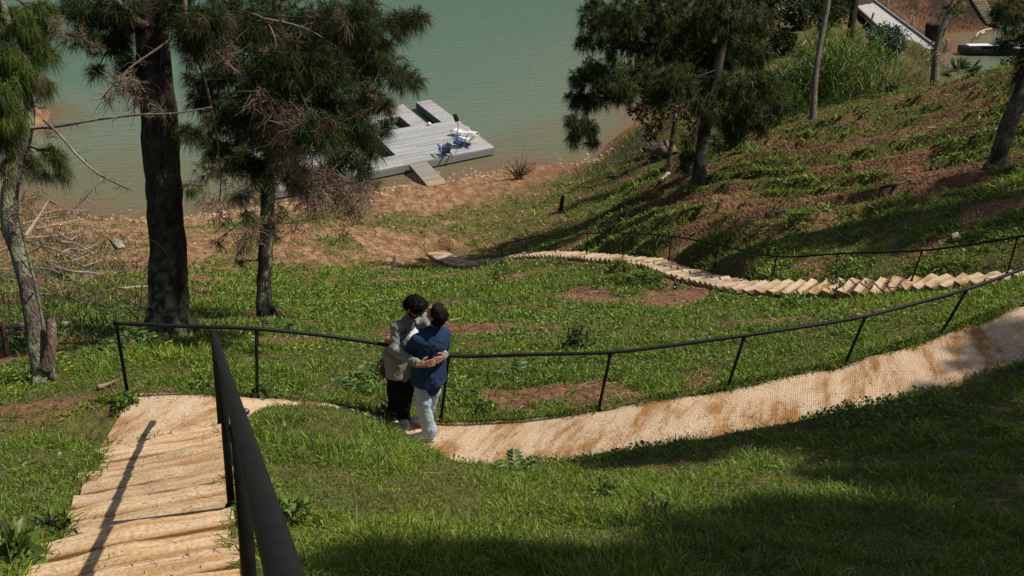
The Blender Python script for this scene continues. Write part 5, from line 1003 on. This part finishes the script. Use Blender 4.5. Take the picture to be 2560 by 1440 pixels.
# uprooted stump with sticks near the shore
g = gpt(1650, 392); o = empty('root_heap', g, 'uprooted tree stump with tangled roots and sticks near the shore', 'stump'); bl = blob('root_ball', None, None, g + [0, 0, .35], .75, .5, .45, (.13, .095, .07), 12, 'rock', None, .5); bl.parent = o; bl.location = (0, 0, .35)
for a, b, r in (((1612, 338), (1632, 366), .10), ((1604, 370), (1712, 382), .07), ((1660, 350), (1668, 372), .08), ((1625, 385), (1560, 405), .05), ((1620, 392), (1550, 412), .04), ((1600, 400), (1490, 411), .045), ((1640, 395), (1570, 400), .04), ((1610, 380), (1590, 408), .035)):
    mb = MB(); bark_tube(mb, [hy(*a, g[1] - .1), hy(*b, g[1] - .3)], [r, r * .6], 7, (.17, .125, .09), 0, int(a[0]) & 15, .2, 8); mb.build('root', M['bark'], o)
mb = MB()
for k in range(70): dead_twigs(mb, hy(rq.uniform(1570, 1650), rq.uniform(385, 415), g[1] - rq.uniform(0, .8)), .1, 1, 1.0, rq, [(.16, .125, .09), (.1, .08, .06)], .012, .3, 0, 5)
mb.build('twig_tangle', M['twig'], o)
# sparse reddish shrub at the waterline
g = gpt(1296, 448); o = empty('shrub', g, 'sparse reddish twiggy shrub on the beach beside the dock', 'shrub'); mb = MB()
for k in range(46):
    a = rq.uniform(-1.1, 1.1); h = rq.uniform(.5, 1.25); e = g + [math.sin(a) * h * 1.1 + rq.normal(0, .1), rq.normal(0, .35), h * math.cos(a)]; Q = curve([g + [rq.normal(0, .12), rq.normal(0, .12), -.03], lerp(g, e, .5) + [0, 0, .08], e], 8); tube(mb, Q, np.linspace(.012, .005, 8), 4, (.10, .055, .045), 1, False); leaves(mb, np.repeat(Q[2:], 4, 0) + rq.normal(0, .03, (24, 3)), rq.normal(size=(24, 3)), .07, .04, pal(24, [(.13, .05, .04), (.10, .07, .04), (.07, .08, .03)], rq), rq)
for px_ in ((1310, 372), (1340, 390), (1318, 378)): tube(mb, curve([g, hy(px_[0] - 6, px_[1] + 30, g[1]), hy(*px_, g[1])], 8), np.linspace(.014, .005, 8), 4, (.12, .07, .055), 1, False)
mb.build('foliage', [M['leaf'], M['twig']], o)
# pale stones and clods along the waterline
mb = MB(); pts = []
for x, y in [(250, 548), (320, 548), (400, 552), (520, 540), (560, 535), (640, 525), (740, 508), (800, 500), (880, 490), (950, 478), (985, 470), (1120, 446), (1150, 447), (1190, 441), (1240, 432), (1470, 402), (1490, 398), (1440, 409)]: pts.append(gpt(x, y))
for c in pts:
    for k in range(26):
        q = c + np.r_[rq.normal(0, .9, 2), 0]; q[2] = max(gz(q[:1], q[1:2])[0], -.05) + .02; r = rq.uniform(.04, .17); v = rq.normal(size=3); box(mb, q, np.array([r * 1.5, r, r * .5]), frame3(np.r_[v[:2], .1 * v[2]]), np.array([.42, .31, .2]) * rq.uniform(.7, 1.15), bev=r * .22)
tag(mb.build('shore_stones', M['rock'], smooth=False), 'pale stones and clods strewn along the muddy waterline', 'stones', kind='stuff')
mb = MB(); 
for k in range(900):
    x, y = rq.uniform(250, 1450), rq.uniform(470, 730); 
    if y < 560 - .1 * x + 20: continue
    q = hz(x, y, 1.0); 
    if abs(q[0]) > 25: continue
    q[2] = gz(q[:1], q[1:2])[0]
    if q[2] < .1 or q[2] > 5: continue
    r = rq.uniform(.03, .13); v = rq.normal(size=3); box(mb, q + [0, 0, .01], np.array([r * 1.4, r, r * .7]), frame3(np.r_[v[:2], .2 * v[2]]), np.array([.27, .15, .08] if k % 4 else [.40, .27, .15]) * rq.uniform(.7, 1.15), bev=r * .3)
tag(mb.build('soil_clods', M['rock'], smooth=False), 'reddish clods of soil scattered over the beach', 'clods', kind='stuff')
# ------------------------------------------------------------------ the couple (implicit surfaces, polygonised)
def pc(a, b, ra, rb, k=.02, sq=None): return dict(t='c', a=np.asarray(a, float), b=np.asarray(b, float), ra=ra, rb=rb, k=k, sq=sq)
def pe(c, r, R=None, k=.02, sub=False): return dict(t='e', c=np.asarray(c, float), r=np.asarray(r, float), R=np.eye(3) if R is None else np.asarray(R, float), k=k, sub=sub)
def sdf_mesh(prims, h, noise=None, planes=()):
    """smooth union of capsules and ellipsoids -> vertices, quads (surface nets)"""
    lo = np.full(3, 1e9); hi = -lo
    def bnd(p):
        if p['t'] == 'c': r = max(p['ra'], p['rb']); return np.minimum(p['a'], p['b']) - r, np.maximum(p['a'], p['b']) + r
        r = p['r'].max(); return p['c'] - r, p['c'] + r
    for p in prims:
        if p.get('sub'): continue
        a, b = bnd(p); lo = np.minimum(lo, a); hi = np.maximum(hi, b)
    lo -= .03 + 3 * h; hi += .03 + 3 * h; n = np.ceil((hi - lo) / h).astype(int) + 1
    ax = [lo[i] + h * np.arange(n[i]) for i in range(3)]; Fd = np.full(n, .3)
    for p in prims:
        a, b = bnd(p); m = p['k'] + 3 * h + .012
        i0 = np.clip(((a - m - lo) / h).astype(int), 0, n - 1); i1 = np.clip(((b + m - lo) / h).astype(int) + 2, 1, n); s = tuple(slice(i0[q], i1[q]) for q in range(3))
        X = np.stack(np.meshgrid(*[ax[q][s[q]] for q in range(3)], indexing='ij'), -1)
        if p['t'] == 'c':
            A_, B_ = p['a'], p['b']; ab = B_ - A_; pa = X - A_
            if p['sq'] is not None:      # squash along a horizontal axis: (direction, factor)
                dr, f = p['sq']; dr = nrm(dr); pa = pa + (pa @ dr)[..., None] * dr * (1 / f - 1); ab = ab + (ab @ dr) * dr * (1 / f - 1)
            t = np.clip((pa @ ab) / (ab @ ab), 0, 1); d = np.linalg.norm(pa - t[..., None] * ab, axis=-1) - lerp(p['ra'], p['rb'], t)
            if p['sq'] is not None: d = d * max(p['sq'][1], .6)
        else:
            q = (X - p['c']) @ p['R'].T; k0 = np.linalg.norm(q / p['r'], axis=-1); k1 = np.linalg.norm(q / p['r'] ** 2, axis=-1); d = k0 * (k0 - 1) / np.maximum(k1, 1e-6)
        f = Fd[s]; k = p['k']
        if p.get('sub'): Fd[s] = np.maximum(f, -d)
        else: hh = np.maximum(k - np.abs(f - d), 0) / k; Fd[s] = np.minimum(f, d) - hh * hh * k * .25
    act = np.abs(Fd) < .05; ii = np.nonzero(act); X = np.stack([ax[q][ii[q]] for q in range(3)], -1)
    if noise:
        for fr, am, sd_ in noise: Fd[ii] += am * (vn3(X[:, 0] * fr + 31, X[:, 1] * fr + 31, X[:, 2] * fr, sd_) - .5) * 2
    for nn, o_ in planes: Fd[ii] = np.maximum(Fd[ii], (X - o_) @ nn)
    if planes:
        far = ~act; 
    sgn = Fd < 0; c = np.zeros(np.array(n) - 1, int)
    for dx in (0, 1):
        for dy in (0, 1):
            for dz in (0, 1): c += sgn[dx:n[0] - 1 + dx, dy:n[1] - 1 + dy, dz:n[2] - 1 + dz]
    cell = np.nonzero((c > 0) & (c < 8)); idx = np.full(c.shape, -1); idx[cell] = np.arange(len(cell[0])); cs = np.stack(cell, -1)
    acc = np.zeros((len(cs), 3)); cnt = np.zeros(len(cs)); cor = [(x, y, z) for x in (0, 1) for y in (0, 1) for z in (0, 1)]
    for a in cor:
        for q in range(3):
            if a[q]: continue
            b = list(a); b[q] = 1; fa = Fd[cs[:, 0] + a[0], cs[:, 1] + a[1], cs[:, 2] + a[2]]; fb = Fd[cs[:, 0] + b[0], cs[:, 1] + b[1], cs[:, 2] + b[2]]
            m = (fa < 0) != (fb < 0); t = np.where(m, fa / np.where(m, fa - fb, 1), 0); pos = np.array(a, float)[None] + t[:, None] * (np.array(b) - np.array(a)); acc[m] += pos[m]; cnt[m] += 1
    V = lo + h * (cs + acc / np.maximum(cnt, 1)[:, None]); Q = []
    for q in range(3):
        u, v = (q + 1) % 3, (q + 2) % 3; s0 = [slice(None)] * 3; s1 = [slice(None)] * 3; s0[q] = slice(0, -1); s1[q] = slice(1, None); A0, A1 = sgn[tuple(s0)], sgn[tuple(s1)]
        e = np.stack(np.nonzero(A0 != A1), -1); e = e[(e[:, u] > 0) & (e[:, v] > 0) & (e[:, u] < n[u] - 1) & (e[:, v] < n[v] - 1)]; fl = A0[e[:, 0], e[:, 1], e[:, 2]]
        o = []
        for du, dv in ((0, 0), (-1, 0), (-1, -1), (0, -1)): w_ = e.copy(); w_[:, u] += du; w_[:, v] += dv; o.append(idx[w_[:, 0], w_[:, 1], w_[:, 2]])
        o = np.stack(o, -1); o[~fl] = o[~fl][:, ::-1]; Q.append(o[(o >= 0).all(1)])
    return V, np.concatenate(Q)
def addsdf(mb, prims, h, col, mi=0, noise=None, planes=(), tone=0): 
    V, Q = sdf_mesh(prims, h, noise, planes); c = np.asarray(col, float)
    if tone: c = c * (1 + tone * (fbm3(V, 9, 6) - .5) * 2)[:, None] 
    mb.add(V, Q, c, mi)
SKIN = (.36, .19, .115); SKIN2 = (.31, .155, .095)
M['skin'] = mat('skin', rough=.5, spec=.35); M['cloth'] = mat('cloth', rough=.9, spec=.15, noise=.10, nscale=40, bump=.25, bscale=180, bdist=.003); M['hair'] = mat('hair', rough=.7, spec=.12)
M['glass'] = mat('dark_glass', rough=.12, spec=.6)
GP = gz(np.array([-.97]), np.array([9.37]))[0] + .075
def head_prims(c, f, u, s=1.0):
    """f: face direction, u: crown direction"""
    f = nrm(f); u = nrm(u - f * (u @ f)); r = np.cross(f, u); R = np.array([r, f, u]); g = lambda x, y, z: c + (np.array([x, y, z]) * s) @ R
    P = [pe(g(0, -.012, .025), np.array([.076, .097, .098]) * s, R, .03), pe(g(0, .03, -.045), np.array([.058, .066, .075]) * s, R, .03), pe(g(0, .062, -.085), np.array([.032, .028, .024]) * s, R, .02),
         pc(g(0, .092, .012), g(0, .116, -.022), .010 * s, .015 * s, .012), pe(g(0, .088, .032), np.array([.055, .016, .012]) * s, R, .015), pe(g(0, .094, -.056), np.array([.024, .010, .007]) * s, R, .008)]
    for sg in (-1, 1): P += [pe(g(sg * .078, -.008, -.01), np.array([.010, .020, .034]) * s, R, .008), pe(g(sg * .034, .072, -.01), np.array([.022, .02, .02]) * s, R, .02)]
    return P, g, R
def hand_prims(wr, pd, nn, curl, sgn=1, L=.185):
    """wr wrist, pd pointing direction, nn palm normal (palm side), sgn: thumb side"""
    pd = nrm(pd); nn = nrm(nn - pd * (nn @ pd)); sd_ = np.cross(pd, nn) * sgn; P = [pc(wr - pd * .03, wr + pd * .02, .026, .026, .015, (nn, .75))]
    kn = wr + pd * .085
    for o in (-.026, -.009, .009, .026): P.append(pc(wr + pd * .015 + sd_ * o * .6, kn + sd_ * o, .015, .0125, .012))
    for o, l in ((-.031, .066), (-.0105, .078), (.0105, .083), (.031, .075)):
        b = kn + sd_ * o; d = nrm(pd + sd_ * o * .8 + nn * curl * .25); m1 = b + d * l * .45; d2 = nrm(d + nn * curl * .8); m2 = m1 + d2 * l * .32; d3 = nrm(d2 + nn * curl * .8); e = m2 + d3 * l * .26
        P += [pc(b, m1, .0105, .0095, .004), pc(m1, m2, .0095, .0088, .004), pc(m2, e, .0088, .0075, .004)]
    t0 = wr + pd * .025 + sd_ * .03; t1 = t0 + nrm(pd * .7 + sd_ * .65 + nn * .3) * .045; t2 = t1 + nrm(pd + sd_ * .2 + nn * .4) * .034
    P += [pc(wr + pd * .01 + sd_ * .012, t0, .016, .015, .01), pc(t0, t1, .0135, .0115, .006), pc(t1, t2, .0112, .009, .005)]
    return P
def shoe(o, toe, heel, cols, nm='shoe'):
    d = nrm(toe - heel); r = np.array([d[1], -d[0], 0]); mb = MB(); z = np.array([0, 0, 1.0]); L = np.linalg.norm(toe - heel)
    addsdf(mb, [pc(heel + d * .04 + z * .062, toe - d * .10 + z * .045, .042, .040, .02), pc(toe - d * .10 + z * .042, toe - d * .045 + z * .034, .043, .036, .02), pc(heel + d * .055 + z * .07, heel + d * .065 + z * .105, .042, .040, .02), pc(heel + d * .07 + z * .09, toe - d * .12 + z * .06, .035, .03, .02)], .007, cols[0], planes=[(-z, heel + z * .024)], noise=[(30, .003, 4)])
    mb.build(nm, M['cloth'], o); mb = MB()
    addsdf(mb, [pc(heel + d * .04 + z * .018, toe - d * .048 + z * .018, .047, .046, .01, (z, .62))], .007, cols[1], planes=[(-z, heel + z * .001), (z, heel + z * .026)]); mb.build('sole', M['plastic'], [k for k in sc.objects if k.parent == o][-1])
    mb = MB()
    for k in range(4): c = lerp(heel + d * .10, toe - d * .10, k / 4) + z * (.107 - .012 * k); tube(mb, np.array([c - r * .022, c + [0, 0, .004], c + r * .022]), .0035, 4, cols[2])
    mb.build('laces', M['cloth'], [k for k in sc.objects if k.parent == o and k.name.startswith(nm)][-1])
def hair_mesh(o, g, R, c, col, curl, scale, blobs, seed, s=1.0):
    rng = np.random.default_rng(seed); P = [pe(g(*q), np.array(r) * s, R, .02) for q, r in blobs]; mb = MB(); addsdf(mb, P, .008, col, noise=[(26, .008, seed), (60, .005, seed + 1)])
    V = mb.V[0]; k = rng.choice(len(V), min(len(V), scale)); cc = V.mean(0)
    for p in V[k]:      # curls standing off the surface
        nn = nrm(p - cc); t = nrm(np.cross(nn, rng.normal(size=3))); rr = curl * rng.uniform(.6, 1.2); th = np.linspace(0, rng.uniform(2.5, 5), 7)
        tube(mb, p - nn * .004 + (nn[None] * (np.sin(th) * rr)[:, None] + t[None] * ((1 - np.cos(th)) * rr)[:, None]), np.linspace(.0055, .0025, 7), 3, np.asarray(col) * rng.uniform(.5, 1.6), 0, False)
    return mb.build('hair', M['hair'], o)
fA = nrm([.62, -.78, 0]); rA = np.array([-.78, -.62, 0]); fB = nrm([-.5, .866, 0]); rB = nrm([.866, .5, 0]); up_ = np.array([0, 0, 1.0])
# ---- joints (A: grey shirt, B: blue shirt)
B = dict(heelL=hz(1089, 1101, GP), toeL=hz(1026, 1098, GP), heelR=hz(1078, 1066, GP), toeR=hz(1021, 1054, GP))
B['toeL'] = B['heelL'] + nrm(B['toeL'] - B['heelL']) * .285; B['toeR'] = B['heelR'] + nrm(B['toeR'] - B['heelR']) * .285
yb = B['heelL'][1]
A_ = dict(heelL=hz(1006, 1050, GP), toeL=hz(1021, 1086, GP), heelR=hz(984, 1048, GP), toeR=hz(996, 1080, GP))
for k in 'LR': A_['toe' + k] = A_['heel' + k] + nrm(A_['toe' + k] - A_['heel' + k]) * .29
ya = A_['heelL'][1]
B.update(ankL=B['heelL'] + nrm(B['toeL'] - B['heelL']) * .065 + up_ * .09, ankR=B['heelR'] + nrm(B['toeR'] - B['heelR']) * .065 + up_ * .09, kneeL=hy(1056, 1004, yb + .0), kneeR=hy(1082, 978, yb + .24), hipL=hy(1056, 912, yb + .03), hipR=hy(1085, 903, yb + .12),
         chest=hy(1081, 862, yb + .07), neck=hy(1086, 822, yb + .08), head=hy(1091, 787, yb + .06), shL=hy(1046, 850, yb - .03), shR=hy(1113, 838, yb + .19), elL=hy(1014, 890, yb + .10), wrL=hy(976, 868, ya - .02), elR=hy(1108, 885, yb + .40), wrR=hy(1050, 880, yb + .52))
A_.update(ankL=A_['heelL'] + nrm(A_['toeL'] - A_['heelL']) * .07 + up_ * .09, ankR=A_['heelR'] + nrm(A_['toeR'] - A_['heelR']) * .07 + up_ * .09, kneeL=hy(1014, 974, ya - .08), kneeR=hy(986, 978, ya - .12), hipL=hy(1014, 896, ya + .02), hipR=hy(988, 901, ya - .10),
          chest=hy(1019, 850, ya - .06), neck=hy(1024, 800, ya - .08), head=hy(1036, 768, ya - .13), shR=hy(993, 817, ya - .20), shL=hy(1060, 800, ya + .02), elR=hy(984, 873, ya - .30), wrR=hy(1050, 913, yb - .20), elL=hy(1104, 856, yb + .26), wrL=hy(1110, 893, yb - .02))
def person(J, f, r, head_f, head_u, label, shirt, pants, shoes, hairc, hairblobs, curl, ncurl, hands, hem, skin, open_shirt=False):
    o = empty('person', (J['heelL'] + J['heelR']) / 2, label, 'person'); D = lambda a, b: J[b] - J[a]
    pel = (J['hipL'] + J['hipR']) / 2; spine_up = nrm(J['neck'] - pel); R = np.array([r, f, up_])
    hp, g, Rh = head_prims(J['head'], head_f, head_u)
    mb = MB()
    body = hp + [pc(J['neck'] - spine_up * .02, J['head'] - nrm(head_u) * .05 - nrm(head_f) * .02, .058, .052, .03), pe(J['chest'], (.155, .10, .19), R, .05), pe(pel + up_ * .05, (.14, .095, .14), R, .05), pc(J['chest'], pel, .115, .11, .05)]
    for k in 'LR': body += [pc(J['neck'] - spine_up * .05, J['sh' + k], .05, .055, .03), pc(J['sh' + k], J['el' + k], .05, .040, .02), pc(J['el' + k], J['wr' + k], .040, .026, .02), pc(J['hip' + k], J['knee' + k], .075, .052, .03), pc(J['knee' + k], J['ank' + k], .052, .036, .02)]
    addsdf(mb, body, .0095, skin, tone=.06)
    for hnd in hands: addsdf(mb, hnd, .0042, skin)
    mb.build('body', M['skin'], o)
    # eyes
    for sg in (-1, 1): mb = MB(); addsdf(mb, [pe(g(sg * .034, .088, -.006), (.011, .009, .008), Rh, .004)], .003, (.5, .46, .42)); mb.build('eye', M['plastic'], o)
    # shirt
    T = [pe(J['chest'] + spine_up * .02, (.185, .128, .20), R, .06), pc(J['chest'] - spine_up * .02, pel + up_ * .06, .142, .145, .06, (f, .76)), pc(pel + up_ * .06, hem[0] - up_ * .05, .165, hem[1] * 1.06, .05, (f, .9)), pc(J['neck'] - spine_up * .045, J['neck'] - spine_up * .01, .085, .075, .04)]
    for k in 'LR': T += [pc(J['neck'] - spine_up * .065, J['sh' + k], .062, .066, .05), pc(J['sh' + k], J['el' + k], .067, .057, .035), pc(J['el' + k], lerp(J['el' + k], J['wr' + k], .90), .058, .046, .025)]
    for k in 'LR': T += [pc(J['hip' + k] + up_ * .06, J['hip' + k] - up_ * .16, .112, .110, .06)]
    nz = [(7, .013, 3), (15, .010, 4), (30, .007, 5)]; cut = hem[0] - up_ * .0
    cutp = [(nrm(-up_ + f * .0), cut)]
    if open_shirt:
        fr = J['chest'] + f * .145 + r * -.035
        T2 = T + [dict(pc(J['neck'] + f * .10 - spine_up * .06, J['chest'] + f * .16 - spine_up * .16, .045, .055, .01), sub=True)] if False else T + [dict(pe(J['chest'] + f * .135 + spine_up * .07 - r * .03, (.07, .075, .27), R, .01, True))]
        mb = MB(); tee = [pe(J['chest'] + spine_up * .02, (.172, .113, .19), R, .06), pc(J['chest'], pel, .14, .15, .06, (f, .74)), pc(J['neck'] - spine_up * .05, J['neck'] - spine_up * .03, .07, .066, .04)]; addsdf(mb, tee, .010, (.70, .70, .74)); mb.build('undershirt', M['cloth'], o)
    else: T2 = T + [dict(pe(J['neck'] + spine_up * .03 + f * .03, (.068, .075, .045), R, .01, True))]
    mb = MB(); addsdf(mb, T2, .0092, shirt, noise=nz, planes=cutp, tone=.10); sh_o = mb.build('shirt', M['cloth'], o)
    # collar and cuffs
    mb = MB(); th = np.linspace(.35, 2 * np.pi - .35, 24); e1, e2 = nrm(f), nrm(r); ring = J['neck'] - spine_up * .012 + (e1[None] * np.cos(th)[:, None] * .078 + e2[None] * np.sin(th)[:, None] * .080); V = np.concatenate([ring - spine_up * .018, ring + spine_up * .024 * 1 + (ring - J['neck']) * .06, ring - spine_up * .012 + (ring - J['neck']) * .30]); i = np.arange(23); mb.add(V, [np.stack([i, i + 1, i + 25, i + 24], -1), np.stack([i + 24, i + 25, i + 49, i + 48], -1)], np.asarray(shirt) * 1.05); mb.build('collar', M['cloth'], sh_o)
    for k in 'LR':
        mb = MB(); d = nrm(D('el' + k, 'wr' + k)); c = lerp(J['el' + k], J['wr' + k], .90); tube(mb, np.array([c - d * .045, c - d * .04, c + d * .0, c + d * .008]), [.046, .0505, .047, .038], 16, np.asarray(shirt) * 1.08, bump=.08); mb.build('cuff', M['cloth'], sh_o)
    # trousers
    T = [pe(pel, (.150, .115, .13), R, .05)]
    for k in 'LR':
        T += [pc(J['hip' + k], J['knee' + k], .095, .084, .035), pc(J['knee' + k], J['ank' + k] + up_ * .03, .084, .075, .03), pc(J['ank' + k] + up_ * .07, J['ank' + k] - up_ * .025, .075, .074, .02)]
    mb = MB(); addsdf(mb, T, .0092, pants, noise=[(8, .011, 13), (19, .007, 14), (40, .003, 15)], tone=.16, planes=[(-up_, np.array([0, 0, GP + .055]))]); mb.build('trousers', M['cloth'], o)
    for k in 'LR': shoe(o, J['toe' + k], J['heel' + k], shoes)
    hair_mesh(o, g, Rh, J['head'], hairc, curl, ncurl, hairblobs, 5)
    return o, g, Rh
hfA = nrm([.72, -.42, -.62]); huA = nrm([.38, -.25, .9])
hA = hand_prims(A_['wrR'], nrm(hy(1096, 905, yb - .19) - A_['wrR']), [.15, .9, -.1], .38, 1)
hA2 = hand_prims(A_['wrL'], nrm(hy(1080, 908, yb - .20) - A_['wrL']), [-.3, .8, 0], .5, -1)
pa, gA, RA = person(A_, fA, rA, hfA, huA, 'man in grey overshirt and black trousers embracing the man in blue, looking down', (.205, .215, .20), (.006, .006, .008), ((.50, .49, .47), (.55, .53, .48), (.62, .6, .58)), (.010, .008, .007),
    [((0, -.012, .052), (.090, .106, .086)), ((0, -.055, -.01), (.084, .07, .08)), ((0, .06, .095), (.075, .05, .045)), ((.06, .02, .05), (.045, .07, .06)), ((-.06, .02, .05), (.045, .07, .06))], .010, 900, [hA, hA2], ((A_['hipL'] + A_['hipR']) / 2 - up_ * .17, .172), SKIN2, True)
# beard, sunglasses
mb = MB(); addsdf(mb, [pe(gA(0, .036, -.070), (.057, .062, .052), RA, .02), pe(gA(0, .085, -.042), (.030, .022, .008), RA, .01), pe(gA(.045, .01, -.045), (.02, .04, .045), RA, .02), pe(gA(-.045, .01, -.045), (.02, .04, .045), RA, .02), dict(pe(gA(0, .115, -.058), (.020, .02, .007), RA, .01, True))], .006, (.012, .009, .008), noise=[(70, .004, 2)]); mb.build('beard', M['hair'], pa)
sg = empty('sunglasses', gA(0, .11, .005)); sg.parent = pa; sg.location = Vector(gA(0, .11, .005) - np.array(pa.location)); mb = MB()
for s_ in (-1, 1): addsdf(mb, [pe(gA(s_ * .036, .104, -.004), (.030, .007, .022), RA, .004)], .0035, (.008, .008, .009))
mb.build('lens', M['glass'], sg); mb = MB(); tube(mb, np.array([gA(-.07, .10, .012), gA(-.03, .113, .012), gA(0, .116, .008), gA(.03, .113, .012), gA(.07, .10, .012)]), .0035, 5, (.012, .01, .01))
for s_ in (-1, 1): tube(mb, np.array([gA(s_ * .07, .10, .012), gA(s_ * .084, .0, .012)]), .003, 5, (.012, .01, .01))
mb.build('frame', M['plastic'], sg)
hfB = nrm([-.62, .45, .55]); huB = nrm([.36, -.30, .86])
hB = hand_prims(B['wrL'], nrm(hy(966, 846, ya - .16) - B['wrL']), [.3, .8, 0], .3, 1); hB2 = hand_prims(B['wrR'], [-1, .2, 0], [.2, -.9, 0], .3, -1)
pb, gB, RB_ = person(B, fB, rB, hfB, huB, 'man in dark blue shirt and pale jeans seen from behind, head tilted up', (.018, .040, .088), (.33, .42, .49), ((.66, .64, .60), (.62, .57, .45), (.7, .7, .68)), (.016, .010, .008),
    [((0, -.02, .045), (.086, .100, .086)), ((0, -.055, -.015), (.080, .062, .085)), ((0, .045, .088), (.062, .045, .032)), ((0, -.075, -.06), (.06, .035, .04))], .007, 700, [hB, hB2], ((B['hipL'] + B['hipR']) / 2 - up_ * .235, .175), SKIN)
# brown fringed cloth hanging at the hip of the man in grey
c0 = hy(968, 893, ya - .02); mb = MB(); rf = np.random.default_rng(3)
for k in range(15): t = k / 14; a = hy(970 + 6 * t, 888 + 4 * t, ya - .02 + .08 * t); b = hy(938 + 30 * t + rf.normal(0, 2), 925 + 20 * t + rf.normal(0, 4), ya + .02 + .05 * t); tube(mb, curve([a, lerp(a, b, .5) + [0, 0, .03], b], 6), np.linspace(.012, .008, 6), 5, np.array([.15, .105, .07]) * rf.uniform(.6, 1.5))
tag(mb.build('fringed_cloth', M['cloth'], origin=c0), 'brown fringed cloth hanging at the hip of the man in grey', 'cloth')
